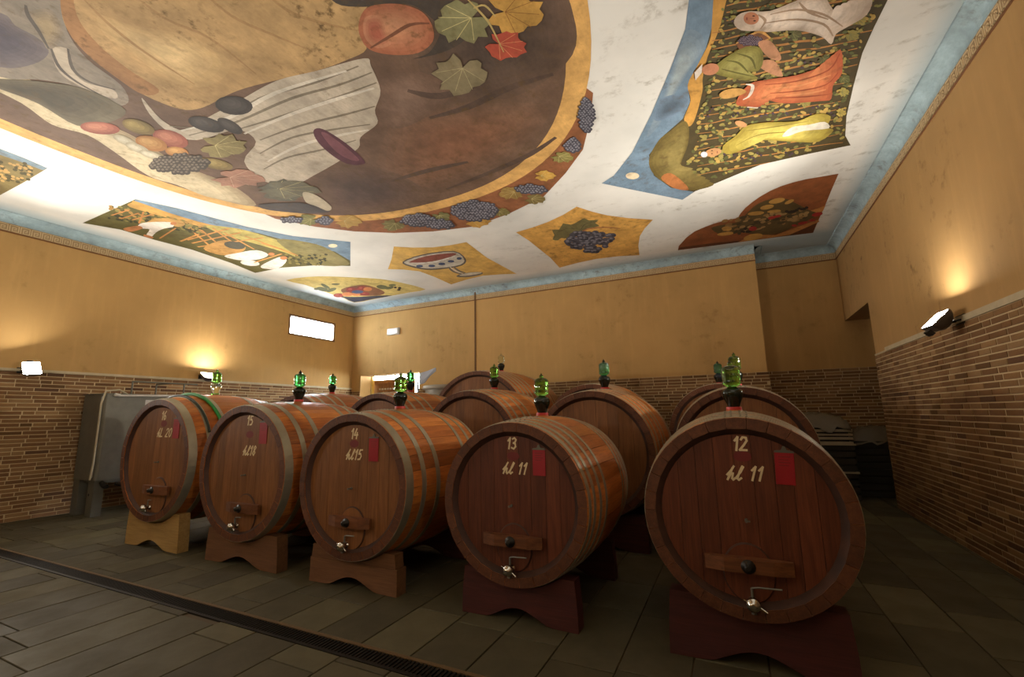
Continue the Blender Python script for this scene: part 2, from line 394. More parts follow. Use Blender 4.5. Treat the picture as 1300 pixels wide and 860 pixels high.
# ------------------------------------------------------------------ floor tiles and drain
GY0, GY1 = 2.545, 2.69
tiles = []
cw = .4345; x0 = -0.80 - 24 * cw
ncol = int((XR - x0) / cw) + 1
def run(xa, xb, ya, yb, lmin, lmax):
    y = ya + random.uniform(-.6, 0)
    while y < yb:
        l = random.uniform(lmin, lmax); a, e = max(y, ya), min(y + l, yb)
        if e - a > .06: tiles.append((xa, xb, a, e))
        y += l
for i in range(-1, ncol):
    xa, xb = max(x0 + i * cw, XL), min(x0 + (i + 1) * cw, XR)
    if xb - xa < .03: continue
    run(xa, xb, -1.5, GY0 - .02, .7, 1.05); run(xa, xb, GY1 + .02, YB if xa < XN else YR, .6, .95)
i = 0
while XR + i * cw < XP: run(XR + i * cw, min(XR + (i + 1) * cw, XP), YP, YR, .6, .95); i += 1
def tseen(t):
    p = Vector(((t[0] + t[1]) / 2, (t[2] + t[3]) / 2, 0)) - CAM; z = p.dot(FWD)
    if z < .2: return 5000
    x, y = 650 + FPX * p.dot(RIGHT) / z, 430 - FPX * p.dot(UP) / z
    return p.length + (0 if -60 < x < 1360 and y < 930 else 1000)
tiles.sort(key=tseen); rest = MB()
for i, (xa, xb, ya, yb) in enumerate(tiles):
    t = MB(); g = .005; dz = random.uniform(-.0012, .0012); mi = random.randrange(4)
    cx, cy = (xa + xb) / 2, (ya + yb) / 2
    t.cham(xa + g - cx, xb - g - cx, ya + g - cy, yb - g - cy, -.012, 0, .003)
    if i < 299 and tseen(tiles[i]) < 1000: t.build('floor_tile', M_STONES[mi], floor, (cx, cy, dz))
    else: rest.add([(v[0] + cx, v[1] + cy, v[2] + dz) for v in t.v], t.f, mi)
o = rest.build('far_floor_tiles', M_STONES, floor); o['kind'] = 'stuff'

drain = tag(empty('drain_channel', (-4.2, (GY0 + GY1) / 2, 0)), 'long dark grated drain channel let into the stone floor in front of the casks', 'drain')
mb = MB(); DXa, DXb = XL + 4.2 + .02, XR + 4.2 - .02; hw = (GY1 - GY0) / 2
mb.box(DXa, DXb, -hw, hw, -.0115, -.0095); mb.build('channel_bed', M_BLACK, drain)
for s in (-1, 1):
    mb = MB(); mb.box(DXa, DXb, s * hw - .014 + s * .006, s * hw + .014 + s * .006, -.0115, .0015); mb.build('edge_rail', m_plain('rusty_rail', '#6a5334', .7, .3) if s > 0 else M_IRON, drain)
mb = MB(); n = int((DXb - DXa) / .032)
for i in range(n):
    x = DXa + i * .032; mb.box(x, x + .014, -hw + .012, hw - .012, -.0095, -.001)
g = mb.build('grating', M_IRON, drain); g['kind'] = 'stuff'

# ------------------------------------------------------------------ casks
GLYPH = {
 '0': [[(.3, 1), (.08, .8), (.05, .3), (.25, 0), (.45, .15), (.52, .65), (.42, .95), (.3, 1)]],
 '1': [[(.12, .72), (.34, 1), (.27, 0)]],
 '2': [[(.08, .8), (.2, .98), (.45, .95), (.5, .72), (.3, .4), (.02, .03), (.52, .02)]],
 '3': [[(.1, .9), (.3, 1), (.48, .82), (.38, .58), (.22, .53), (.42, .45), (.48, .2), (.3, 0), (.05, .1)]],
 '4': [[(.32, 1), (.03, .35), (.52, .38)], [(.42, .62), (.36, 0)]],
 '5': [[(.52, .98), (.18, .96), (.12, .55), (.35, .6), (.5, .35), (.38, .05), (.1, .02)]],
 '6': [[(.45, 1), (.18, .75), (.06, .3), (.22, 0), (.45, .12), (.46, .4), (.26, .5), (.08, .3)]],
 '8': [[(.45, .85), (.28, 1), (.12, .8), (.25, .55), (.45, .3), (.3, 0), (.08, .2), (.2, .48), (.4, .7), (.45, .85)]],
 'h': [[(-.05, .35), (.2, .7), (.34, 1), (.26, .85), (.05, 0), (.2, .4), (.36, .48), (.36, .1), (.46, 0), (.58, .12)]],
 'l': [[(.02, .12), (.3, .6), (.42, .95), (.34, 1), (.22, .6), (.14, .1), (.26, 0), (.42, .14)]],
 'L': [[(.14, 1), (.06, .02), (.5, .05)]],
}
ADV = {'1': .5, ' ': .45, 'h': .6, 'l': .5}
def lettering(mb, text, cx, cz, h, y, w=.011, slant=.12, sx=.95):
    tot = sum(ADV.get(c, .72) for c in text) * h * sx; u = cx - tot / 2; kk = 0
    for c in text:
        for pl in GLYPH.get(c, []):
            pts = [(u + (a + slant * b2) * h * sx, cz + (b2 - .5) * h) for a, b2 in pl]
            for (x1, z1), (x2, z2) in zip(pts[:-1], pts[1:]):
                dx, dz = x2 - x1, z2 - z1; L = math.hypot(dx, dz) or 1; px, pz = -dz / L * w / 2, dx / L * w / 2
                ex, ez = dx / L * w * .35, dz / L * w * .35; kk += 1; y -= .00004
                mb.add([(x1 + px - ex, y, z1 + pz - ez), (x1 - px - ex, y, z1 - pz - ez), (x2 - px + ex, y, z2 - pz + ez), (x2 + px + ex, y, z2 + pz + ez)], [(0, 1, 2, 3)])
        u += ADV.get(c, .72) * h * sx

def cask(x, yh, zc, rh, L, label, group, num=None, cap=None, hm=None, of=None, bulge=1.09, hoops=(.035, .165, .33, .67, .835, .965), hw=.05, nst=30, wide=None):
    rb = rh * bulge; th = .055; HM = hm or M_HEAD
    base = zc - rb
    root = tag(empty('wine_cask', (x, yh + L / 2, base)), label, 'cask', group)
    zc_l = rb
    def rad(y): t = 2 * y / L; return rb - (rb - rh) * t * t
    # staves
    da = 2 * PI / nst; ga = .0035 / rh
    for mi in range(3):
        mb = MB(); N = 10; prof = []
        for i in range(N + 1):
            y = -L / 2 + L * i / N; ro = rad(y); prof.append((y, ro, ro - th))
        prof[0] = (prof[0][0], prof[0][1], prof[0][1] - .07); prof[-1] = (prof[-1][0], prof[-1][1], prof[-1][1] - .08)
        vs = []
        for y, ro, ri in prof:
            for a, r in ((-da / 2 + ga / 2, ro), (0, ro + .0012), (da / 2 - ga / 2, ro), (da / 2 - ga / 2, ri), (-da / 2 + ga / 2, ri)):
                vs.append((r * math.sin(a), y, r * math.cos(a)))
        fs = []
        for i in range(N):
            for k in range(5):
                k2 = (k + 1) % 5; fs.append((i * 5 + k, i * 5 + k2, i * 5 + 5 + k2, i * 5 + 5 + k))
        fs += [(0, 1, 2, 3, 4), tuple(N * 5 + k for k in range(4, -1, -1))]
        mb.add(vs, fs); mb.mi[-1] = 1; mb.mi[-2] = 1; me = mb.mesh('stave', [M_STAVE[mi], M_END])
        for k in range(nst):
            if (k * 7 + k // 3) % 3 == mi: link('stave', me, root, (0, 0, zc_l), (0, da * k, 0))
    # recessed heads made of boards
    R = rad(-L / 2 + .05) - .112; yf = -L / 2 + .045
    nb = 9; ws = [random.uniform(.85, 1.25) for _ in range(nb)]; tot = sum(ws); u = -R
    mbr = MB()
    for q in ws:
        xa, xb = u + .0012, u + q / tot * 2 * R - .0012; u += q / tot * 2 * R
        up = []
        for k in range(7):
            xx = xa + (xb - xa) * k / 6; up.append((xx, math.sqrt(max(R * R - xx * xx, 1e-6))))
        poly = up + [(a, -b2) for a, b2 in reversed(up)]
        mb = MB(); mb.prism([(a, b2 + zc_l) for a, b2 in poly], yf, yf + .035); mb.build('head_board', HM, root)
        mbr.prism([(a, b2 + zc_l) for a, b2 in poly], -yf - .035, -yf)
    mbr.build('rear_head', M_HEAD, root)
    # dark bevel (chime) between stave ends and head: part of the stave ring
    mb = MB(); n = 64; y0 = -L / 2 + .0015; ro = rad(-L / 2) - .064; vs = []
    for (r, y) in ((ro + .004, y0), (R - .002, yf - .002), (R - .002, yf + .01), (ro + .004, y0 + .03)):
        for k in range(n): a = 2 * PI * k / n; vs.append((r * math.sin(a), y, zc_l + r * math.cos(a)))
    mb.add(vs, [(i * n + k, i * n + (k + 1) % n, (i + 1) * n + (k + 1) % n, (i + 1) * n + k) for i in range(3) for k in range(n)], 0, True)
    mb.build('chime', m_chime, root)
    # hoops
    for hi, t in enumerate(hoops):
        w = wide if (wide and hi == 0) else hw
        ya, yb = -L / 2 + L * t - w / 2, -L / 2 + L * t + w / 2
        ya = max(ya, -L / 2 + .006); yb = min(yb, L / 2 - .006)
        mb = MB(); n = 72; vs = []
        for (y, o) in ((ya, .0), (ya, .0055), (yb, .0055), (yb, .0)):
            for k in range(n): a = 2 * PI * k / n; r = rad(y) + o; vs.append((r * math.sin(a), y, zc_l + r * math.cos(a)))
        mb.add(vs, [(i * n + k, i * n + (k + 1) % n, (i + 1) * n + (k + 1) % n, (i + 1) * n + k) for i in range(3) for k in range(n)], 0, False)
        h = mb.build('hoop', M_HOOP, root)
        mr = MB()                                        # rivets near the top lap
        for a in (-.10, -.04, .05, .11):
            r = rad((ya + yb) / 2) + .005
            Mt = Matrix.Translation((r * math.sin(a), (ya + yb) / 2, zc_l + r * math.cos(a))) @ Matrix.Rotation(a, 4, 'Y')
            mr.lathe([(.009, 0), (.007, .004), (.003, .006)], 8, 0, Mt)
        mr.build('rivets', M_RIVET, h)
    # small bung ring at top
    mb = MB(); mb.lathe([(.06, rb - .004), (.06, rb + .006), (.05, rb + .008)], 16, 0, Matrix.Translation((0, 0, zc_l))); mb.build('bung_hole_ring', M_STAVE[2], root)
    if num:
        s = rh / .63; yl = yf - .001
        def z(d): return zc_l + d * s
        mb = MB(); lettering(mb, num, of['num'][0], zc_l + of['num'][1], .088 * s, yl, .014 * s, .1); mb.build('painted_number', M_CREAM, root)
        mb = MB(); lettering(mb, cap, of['hl'][0], zc_l + of['hl'][1], .088 * s, yl, .013 * s, .25); mb.build('painted_capacity', M_CREAM, root)
        mb = MB(); n = 24
        ring = [(of['st'][0] + .055 * s * math.cos(2 * PI * k / n), zc_l + of['st'][1] + .034 * s * math.sin(2 * PI * k / n)) for k in range(n)]
        mb.add([(a, yl, b2) for a, b2 in ring], [list(range(n))]); mb.build('red_stamp', M_STAMP, root)
        # small tasting spigot
        mb = MB(); Mt = Matrix.Translation((of['num'][0] - .01, yf, z(-.03))) @ Matrix.Rotation(PI / 2, 4, 'X')
        mb.lathe([(.010, 0), (.010, .02), (.006, .022), (.006, .045), (.009, .046), (.009, .055)], 10, 0, Mt); mb.box(of['num'][0] - .014, of['num'][0] + .012, yf - .05, yf - .042, z(-.03) - .004, z(-.03) + .004)
        mb.build('tasting_spigot', M_STEEL, root)
        # manhole door, its bar and screw
        bx, bz = of['bar']; mb = MB(); n = 32; poly = [(bx + .145 * s * math.cos(2 * PI * k / n), (zc_l + bz - .06 * s) + .175 * s * math.sin(2 * PI * k / n)) for k in range(n)]
        mb.prism(poly, yf - .012, yf + .002); door = mb.build('manhole_door', HM, root)
        mb = MB(); vs = []
        for (k2, y) in ((1.0, yf - .0125), (1.055, yf - .004), (1.055, yf + .001)):
            vs += [(bx + (a - bx) * k2, y, (zc_l + bz - .06 * s) + (b2 - (zc_l + bz - .06 * s)) * k2) for a, b2 in poly]
        mb.add(vs, [(i * n + k, i * n + (k + 1) % n, (i + 1) * n + (k + 1) % n, (i + 1) * n + k) for i in range(2) for k in range(n)]); mb.build('door_rim', m_chime, door)
        wb = of['wb']; zb = zc_l + bz; hb = .042 * s
        mb = MB(); P = [(bx + q, y) for q, y in [(-wb, yf - .03), (-wb, yf - .055), (-wb * .55, yf - .085), (wb * .55, yf - .085), (wb, yf - .055), (wb, yf - .03), (wb * .3, yf - .013), (-wb * .3, yf - .013)]]
        mb.zprism(P, zb - hb, zb + hb); bar = mb.build('clamp_bar', M_BAR, root)
        mb = MB(); Mt = Matrix.Translation((bx, yf - .08, zb)) @ Matrix.Rotation(PI / 2, 4, 'X')
        mb.lathe([(.042, 0), (.042, .012), (.022, .014), (.022, .05), (.014, .055)], 14, 0, Mt); mb.build('clamp_screw', M_IRON, bar)
        # steel tap
        zt = zc_l + of['tap'][1]; tap = empty('tap', (of['tap'][0], yf, zt), parent=root)
        mb = MB(); Mt = Matrix.Rotation(PI / 2, 4, 'X')
        mb.lathe([(.03, 0), (.03, .012), (.02, .015), (.02, .05), (.036, .055), (.042, .062), (.042, .085), (.036, .092), (.03, .094), (.028, .108), (.012, .112)], 20, 0, Mt)
        mb.build('valve_body', M_CHROME, tap)
        mb = MB(); mb.tube([(0, -.035, 0), (0, -.035, .085)], .008, 8); mb.tube([(0, -.035, .085), (.04, -.06, .10), (.165, -.085, .112)], .0055, 8); mb.build('lever', M_STEEL, tap)
        mb = MB(); mb.tube([(.038, -.075, -.012), (.075, -.085, -.032)], .008, 8); mb.build('wing_nut', M_CHROME, tap); mb = MB(); mb.tube([(-.035, -.072, .015), (-.055, -.075, .025)], .006, 6); mb.build('wing_nut', M_CHROME, tap)
        mb = MB(); mb.tube([(0, -.05, -.02), (0, -.055, -.06)], .014, 10); mb.build('spout', M_STEELD, tap)
    return root, rad

def m_ch():
    m, nt, b = newmat('chime_oak'); n = noise(nt, 6, 5); c = mixrgb(nt, ramp(nt, n, .3, .7), lin('#4a2a18'), lin('#2f1a10'))
    nt.links.new(c, b.inputs['Base Color']); b.inputs['Roughness'].default_value = .7; return m
m_chime = m_ch()

def cradle(x, y0, depth, w, htop, zc, r, mat, label, two=False, arch=.10):
    root = tag(empty('cask_cradle', (x, y0 + depth / 2, 0)), label, 'cradle', 'wooden cradles under the casks')
    wt = w * .955; hz = htop
    dz = zc - hz; xs = math.sqrt(max(r * r - dz * dz, .01)); xs = min(xs, wt / 2 - .06)
    a0 = math.atan2(xs, zc - hz)
    top = []
    N = 14
    for i in range(N + 1):
        a = a0 - 2 * a0 * i / N; top.append((r * math.sin(a), max(zc - r * math.cos(a), .06)))
    top[0] = (top[0][0], hz); top[-1] = (top[-1][0], hz)
    aw = w * .30
    bot = [(-w / 2, 0), (-aw, .004)]
    for i in range(1, 12):
        t = i / 12; s = math.sin(PI * t); bot.append((-aw + 2 * aw * t, arch * s ** 1.6 if s > 0 else 0))
    bot += [(aw, .004), (w / 2, 0)]
    # keep the arch below the seat
    lim = zc - r - .045
    bot = [(a, min(b2, max(lim, .03)) if abs(a) < r * .5 else b2) for a, b2 in bot]
    right = [(w / 2 - .005, hz * .45), (wt / 2, hz)]; left = [(-wt / 2, hz), (-w / 2 + .005, hz * .45)]
    if not two:
        mb = MB(); mb.prism(bot + right + top + left, -depth / 2, depth / 2)
        mb.build('beam', mat, root)
    else:
        hm = max(hz * .5, zc - r - .012)
        hm = min(hm, zc - r - .004)
        mb = MB(); mb.prism(bot + [(w / 2 - .005, hm - .002), (-w / 2 + .005, hm - .002)], -depth / 2, depth / 2); mb.build('beam', mat, root)
        mb = MB(); mb.prism([(-w / 2 + .02, hm), (w / 2 - .02, hm), (wt / 2 - .01, hz)] + [(a, max(b2, hm + .002)) for a, b2 in top] + [(-wt / 2 + .01, hz)], -depth / 2, depth / 2 - .012); mb.build('beam', mat, root)
    return root

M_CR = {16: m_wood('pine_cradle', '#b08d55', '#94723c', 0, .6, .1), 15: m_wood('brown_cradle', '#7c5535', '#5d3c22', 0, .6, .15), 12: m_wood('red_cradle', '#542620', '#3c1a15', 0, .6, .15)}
FR = 'casks in the front row'; SR = 'casks in the second row'; TR = 'casks in the third row'
front = [ # number, capacity, x, zc, r, cradle height, cradle material, two beams, lettering
 (12, 'hl 11', 0.012, .931, .622, .40, 12, 'front row cask painted 12 and hl 11, nearest one at right'),
 (13, 'hl 11', -1.656, .905, .628, .36, 12, 'front row cask painted 13 and hl 11, next left of number 12'),
 (14, 'hl15', -3.386, .950, .680, .355, 15, 'front row cask painted 14 and hl15, in the middle of the row'),
 (15, 'hl18', -5.04, 1.013, .735, .36, 15, 'front row cask painted 15 and hl18, second from the left'),
 (16, 'hL 20', -6.80, 1.105, .765, .448, 16, 'front row cask painted 16 and hL 20 with green hose over it, leftmost')]
YH, LF = 3.38, 1.44
CASKS = {}
# (x, z) of number, stamp, capacity, card, bar, tap measured from the head's centre, plus bar half width
PLACE = {12: 'the nearest front cask at right, number 12', 13: 'the second front cask from right, number 13', 14: 'the middle front cask, number 14', 15: 'the front cask second from left, number 15', 16: 'the leftmost front cask, number 16'}
OFF = {12: dict(num=(.016, .452), st=(.02, .37), hl=(.02, .262), card=(.256, .30), bar=(-.008, -.292), wb=.25, tap=(0, -.515)),
       13: dict(num=(-.003, .46), st=(.007, .357), hl=(.016, .262), card=(.236, .312), bar=(.008, -.285), wb=.255, tap=(-.02, -.50)),
       14: dict(num=(.002, .487), st=(.0, .39), hl=(.005, .287), card=(.255, .337), bar=(.02, -.332), wb=.257, tap=(-.04, -.552)),
       15: dict(num=(.055, .568), st=(.065, .41), hl=(.085, .232), card=(.30, .426), bar=(.10, -.378), wb=.267, tap=(-.02, -.58)),
       16: dict(num=(.075, .555), st=(.09, .45), hl=(.125, .335), card=(.385, .385), bar=(.14, -.372), wb=.28, tap=(-.01, -.60))}
for num, cap, x, zc, r, ch, cm, lab in front:
    nm = {12: 'near right', 13: 'between numbers 14 and 12', 14: 'in the row middle', 15: 'second from left', 16: 'leftmost'}[num]
    hp = (.035, .10, .19, .29, .71, .81, .90, .965) if num in (12, 13) else (.035, .165, .31, .69, .835, .965)
    root, rad = cask(x, YH, zc, r, LF, lab, FR, str(num), cap, bulge=1.075 if num != 16 else 1.10, hoops=hp, hw=.042 if num in (12, 13) else .058, wide=.09 if num > 13 else None, hm=M_HEADR if num < 14 else None, of=OFF[num])
    CASKS[num] = (x, YH + LF / 2, zc, r * (1.075 if num != 16 else 1.10))
    rc = rad(-LF / 2 + .15) + .008
    w = {12: 1.06, 13: 1.0, 14: 1.10, 15: 1.22, 16: 1.18}[num]
    cname = {12: 'dark red', 13: 'dark red', 14: 'brown two-beam', 15: 'brown', 16: 'pale yellowish'}[num]
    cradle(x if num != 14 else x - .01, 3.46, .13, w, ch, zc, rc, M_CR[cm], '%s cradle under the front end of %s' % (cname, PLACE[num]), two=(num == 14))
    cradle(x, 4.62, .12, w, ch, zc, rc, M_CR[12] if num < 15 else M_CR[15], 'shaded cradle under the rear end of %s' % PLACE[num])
second = [('C', .073, 1.15, .70, 'cask directly behind the cask painted 12'), ('B', -1.60, 1.11, .76, 'large cask behind the gap between casks 13 and 12'),
          ('A', -3.37, 1.17, .768, 'cask behind the gap between casks 14 and 13'), ('D', -5.03, 1.185, .772, 'cask behind cask 14 below the rear doorway'),
          ('E', -6.90, 1.18, .81, 'cask showing only its hooped top behind cask 15')]
Y2, L2 = 5.52, 1.66
for k, x, zc, r, lab in second:
    root, rad = cask(x, Y2, zc, r, L2, lab, SR, bulge=1.07, hoops=(.03, .12, .25, .36, .66, .78, .89, .97), hw=.045, nst=34)
    CASKS[k] = (x, Y2 + L2 / 2, zc, r * 1.07); rc = rad(-L2 / 2 + .14) + .008
    where = {'C': 'second row cask behind the nearest front cask', 'B': 'large second row cask left of the nearest front one', 'A': 'second row cask in front of the biggest cask', 'D': 'second row cask below the doorway', 'E': 'second row cask farthest left'}[k]
    cradle(x, 5.60, .14, 1.22, .40, zc, rc, M_CR[12], 'two-beam front cradle of the ' + where, two=True)
    cradle(x, 6.96, .14, 1.22, .40, zc, rc, M_CR[12], 'back cradle of the ' + where)
third = [('H', -.17, 1.24, .775, 2.0, 'rearmost cask at right, behind the second row cask behind number 12'), ('G', -2.23, 1.25, .85, 2.0, 'rearmost cask in the middle, in front of the low brick wall'),
         ('F', -4.52, 1.37, 1.09, 2.2, 'biggest cask, rising highest at the rear beside the doorway')]
Y3 = 7.75
for k, x, zc, r, L3, lab in third:
    root, rad = cask(x, Y3, zc, r, L3, lab, TR, bulge=1.06, hoops=(.03, .10, .17, .24, .33, .67, .76, .83, .9, .97), hw=.05, nst=36)
    CASKS[k] = (x, Y3 + L3 / 2, zc, r * 1.06); rc = rad(-L3 / 2 + .17) + .008
    cradle(x, Y3 + .10, .16, 1.3 + (r - .8) * 1.5, zc - r + .12, zc, rc, M_CR[12], 'low dark cradle under the front of the ' + lab.split(',')[0], arch=.06)
    cradle(x, Y3 + L3 - .26, .16, 1.3 + (r - .8) * 1.5, zc - r + .12, zc, rc, M_CR[12], 'low dark cradle under the back of the ' + lab.split(',')[0], arch=.06)

# red cards hanging on the front heads
for num, cap, x, zc, r, ch, cm, lab in front:
    s = r / .63; yf = YH + .045; w, h = .054 * s, .1 * s
    ox, oz = OFF[num]['card']
    root = tag(empty('hanging_card', (x + ox, yf - .004, zc + oz), (0, .04 if num in (12,) else 0, 0)), 'red card clipped on ' + PLACE[num], 'card', 'red cards on the front row casks')
    mb = MB(); mb.box(-w, w, -.003, .001, -h, h); mb.build('card', M_REDCARD, root)
    mb = MB(); mb.prism([(-w * 1.05, h), (w * 1.05, h), (w * 1.0, h + .012), (.016, h + .016), (.006, h + .04), (-.006, h + .04), (-.016, h + .016), (-w, h + .012)], -.006, .002); mb.build('clip', M_STEELD, root)
    mb = MB()
    for q in range(4):
        mb.box(-w * .62, w * (.62 - .2 * (q % 2)), -.0036, -.003, h * .72 - q * .018, h * .72 - q * .018 + .004)
    o = mb.build('printed_lines', M_STAMP, root)

# glass airlocks on the bungs
def airlock(key, label, kind='green', scale=1.0):
    x, y, zc, rb = CASKS[key]
    root = tag(empty('glass_airlock', (x, y, zc + rb + .004)), label, 'airlock', 'glass airlocks on the casks')
    s = scale
    upm = {'green': M_GREEN, 'deep': M_GREEND, 'clear': M_CLEAR, 'mixed': M_GREEN}[kind]; dnm = M_CLEAR if kind == 'mixed' else M_DARKGLASS
    mb = MB(); mb.lathe([(.056 * s, 0), (.058 * s, .008), (.056 * s, .026 * s)], 20); mb.build('rubber_ring', M_RUBBER if kind != 'mixed' else M_GREEN, root)
    mb = MB(); mb.lathe([(.042 * s, .022 * s), (.05 * s, .05 * s), (.072 * s, .1 * s), (.08 * s, .13 * s), (.076 * s, .155 * s), (.06 * s, .172 * s), (.036 * s, .18 * s), (.034 * s, .19 * s)], 24); mb.build('lower_bowl', dnm, root)
    mb = MB(); pr = [(.036, .188), (.05, .195), (.068, .21), (.071, .225), (.066, .235), (.068, .25), (.07, .29), (.066, .31), (.070, .318), (.068, .335), (.055, .352), (.03, .362), (.016, .366)]
    mb.lathe([(a * s, b2 * s) for a, b2 in pr], 24); mb.build('glass_globe', upm, root)
    mb = MB(); mb.lathe([(.016 * s, .364 * s), (.02 * s, .372 * s), (.019 * s, .385 * s), (.008 * s, .395 * s), (.003 * s, .41 * s)], 14); mb.build('finial', upm if kind != 'deep' else M_DARKGLASS, root)
for key, lab, kind, sc in ((12, 'largest green glass airlock, on ' + PLACE[12], 'green', 1), (13, 'bright green glass airlock on ' + PLACE[13], 'green', 1),
    (14, 'lime green glass airlock on ' + PLACE[14], 'green', 1), (15, 'deep green glass airlock on ' + PLACE[15], 'deep', 1),
    (16, 'clear and green two-lobed airlock on ' + PLACE[16], 'mixed', .93),
    ('A', 'pale green glass airlock on the cask behind casks 14 and 13', 'green', 1.0), ('B', 'deep green glass airlock on the large cask behind casks 13 and 12', 'deep', 1.05),
    ('C', 'green glass airlock peeking out behind the one on cask 12', 'green', 1.05), ('D', 'deep green glass airlock in front of the rear doorway', 'deep', .95),
    ('E', 'deep green glass airlock on the hooped cask behind cask 15', 'deep', .95), ('F', 'clear glass airlock on the biggest rear cask', 'clear', 1.0),
    ('G', 'clear pale glass airlock on the rear cask in the middle', 'clear', .95), ('H', 'small deep green glass airlock on the rearmost right cask', 'deep', 1.0)):
    airlock(key, lab, kind, sc)

# hoses over cask 16
x, yc, zc, rb = CASKS[16]
def over(y, a0, a1, r, n=26, wob=0):
    return [(x + r * math.sin(a0 + (a1 - a0) * i / n), y + wob * (i / n) ** 2, zc + r * math.cos(a0 + (a1 - a0) * i / n)) for i in range(n + 1)]
t16 = lambda y: rb - (rb - .765) * (2 * (y - yc) / LF) ** 2
y = 3.72; mb = MB(); mb.tube(over(y, -1.2, 1.5, t16(y) + .028, wob=.10), .022, 10)
tag(mb.build('garden_hose', M_HOSEG), 'bright green hose slung over the leftmost front cask', 'hose')
y = 3.60; mb = MB(); mb.tube(over(y, -1.2, 1.15, t16(y) + .020, wob=.02), .014, 10)
tag(mb.build('garden_hose', M_HOSED), 'thin dark green hose beside the bright green one on the leftmost cask', 'hose')

# ------------------------------------------------------------------ floodlights
def flood(loc, face, label, elev=27, size=(.155, .12), power=1.0):
    """face: direction the glass looks"""
    f = Vector(face).normalized(); a = Vector((0, 1, 0)) if abs(face[0]) > .3 else Vector((1, 0, 0)); a = (a - f * a.dot(f)).normalized(); b2 = f.cross(a)
    e = Matrix((a, b2, f)).transposed().to_euler()
    root = tag(empty('wall_floodlight', loc, e), label, 'lamp', 'floodlights on the wainscots')
    w, h = size
    def rr(w, h, z, c):
        o = []
        for sx, sy, a0 in ((1, 1, 0), (-1, 1, PI / 2), (-1, -1, PI), (1, -1, 3 * PI / 2)):
            for k in range(4):
                t = a0 + PI / 2 * k / 3; o.append((sx * (w - c) + c * math.cos(t), sy * (h - c) + c * math.sin(t), z))
        return o
    rings = [rr(w, h, .0, .03), rr(w, h, -.015, .03), rr(w * .93, h * .93, -.05, .04), rr(w * .72, h * .72, -.10, .05), rr(w * .4, h * .4, -.13, .04)]
    vs = [v for r in rings for v in r]; n = 16
    mb = MB(); mb.add(vs, [(i * n + k, i * n + (k + 1) % n, (i + 1) * n + (k + 1) % n, (i + 1) * n + k) for i in range(4) for k in range(n)] + [list(range(4 * n, 5 * n))], 0, False)
    mb.build('housing', m_plain('lamp_housing', '#5d5650', .4, .5), root)
    mb = MB(); g = rr(w - .008, h - .008, -.002, .026); mb.add(g, [list(range(16))]); mb.build('glass', M_FLOOD, root)
    mb = MB(); o1, o2 = rr(w, h, .0, .03), rr(w - .008, h - .008, .0, .026); vs = o1 + o2 + [(p[0], p[1], .004) for p in o1] + [(p[0], p[1], .004) for p in o2]
    mb.add(vs, [(32 + k, 32 + (k + 1) % 16, 48 + (k + 1) % 16, 48 + k) for k in range(16)] + [(k, (k + 1) % 16, 32 + (k + 1) % 16, 32 + k) for k in range(16)] + [(16 + k, 48 + k, 48 + (k + 1) % 16, 16 + (k + 1) % 16) for k in range(16)])
    mb.build('rim', M_IRON, root)
    # bracket: from the back of the housing to the wall
    inv = Matrix.Translation(loc) @ Matrix((a, b2, f)).transposed().to_4x4(); inv = inv.inverted()
    if abs(face[0]) > .3:
        ax = Vector((XL if loc[0] < -4 else XR, loc[1], loc[2] - .03)); sd = Vector((0, 1, 0)); nn = Vector((1 if loc[0] < -4 else -1, 0, 0))
    else:
        ax = Vector((loc[0], YF, loc[2] - .03)); sd = Vector((1, 0, 0)); nn = Vector((0, 1, 0))
    mb = MB()
    for q in (-.06, .06):
        mb.tube([inv @ (ax + nn * .01 + sd * q), inv @ (Vector(loc) - nn * .05 + sd * q - Vector((0, 0, .06))), (q, 0, -.10)], .012, 6)
    P = [inv @ (ax + nn * d + sd * yy + Vector((0, 0, zz))) for d in (0, .02) for yy in (-.1, .1) for zz in (-.05, .05)]
    mb.add(P, [(0, 1, 3, 2), (4, 6, 7, 5), (0, 4, 5, 1), (2, 3, 7, 6), (0, 2, 6, 4), (1, 5, 7, 3)])
    mb.build('bracket', M_IRON, root)
    ld = bpy.data.lights.new('reflector_beam', 'AREA'); ld.shape = 'RECTANGLE'; ld.size, ld.size_y = 2 * w - .03, 2 * h - .03
    ld.energy = BEAM * power; ld.spread = math.radians(105); ld.color = (1.0, .95, .86)
    el = Vector((f.x, f.y, 0)).normalized() * math.cos(math.radians(elev)) + Vector((0, 0, math.sin(math.radians(elev))))
    lo = bpy.data.objects.new('reflector_beam', ld); COL.objects.link(lo); lo.parent = root; lo.location = (0, 0, .012)
    lf = (Matrix((a, b2, f)) @ el).normalized(); lo.rotation_euler = lf.to_track_quat('-Z', 'Y').to_euler()
    mb = MB(); mb.box(-w * .35, w * .35, h + .01, h + .05, -.09, -.03); mb.build('gear_box', M_BLACK, root)
    return root
flood((XL + .26, 3.30, 2.50), (.80, -.22, .56), 'floodlight at the far left end of the wainscot, showing its whole bright face', 24, (.115, .14))
flood((XL + .24, 6.20, 2.58), (.52, .02, .85), 'floodlight on the left wall seen just above the leftmost cask')
flood((XR - .22, 6.36, 2.55), (-.70, -.05, .70), 'floodlight on the right brick wall with dark rounded housing')
flood((XL + .26, .4, 2.60), (.72, 0, .70), 'added unseen floodlight on the left wall behind the viewer', power=.4)  # extra lamp out of view, added as fill for the left side
flood((XR - .24, .4, 2.62), (-.72, 0, .70), 'added unseen floodlight on the right wall beside the viewer', power=.7)  # extra lamp out of view, added as fill from the right
flood((-4.4, YF + .3, 2.62), (0, .62, .78), 'added unseen floodlight on the wall behind the viewer', 48)  # extra lamp out of view, added to brighten the oval and cask heads

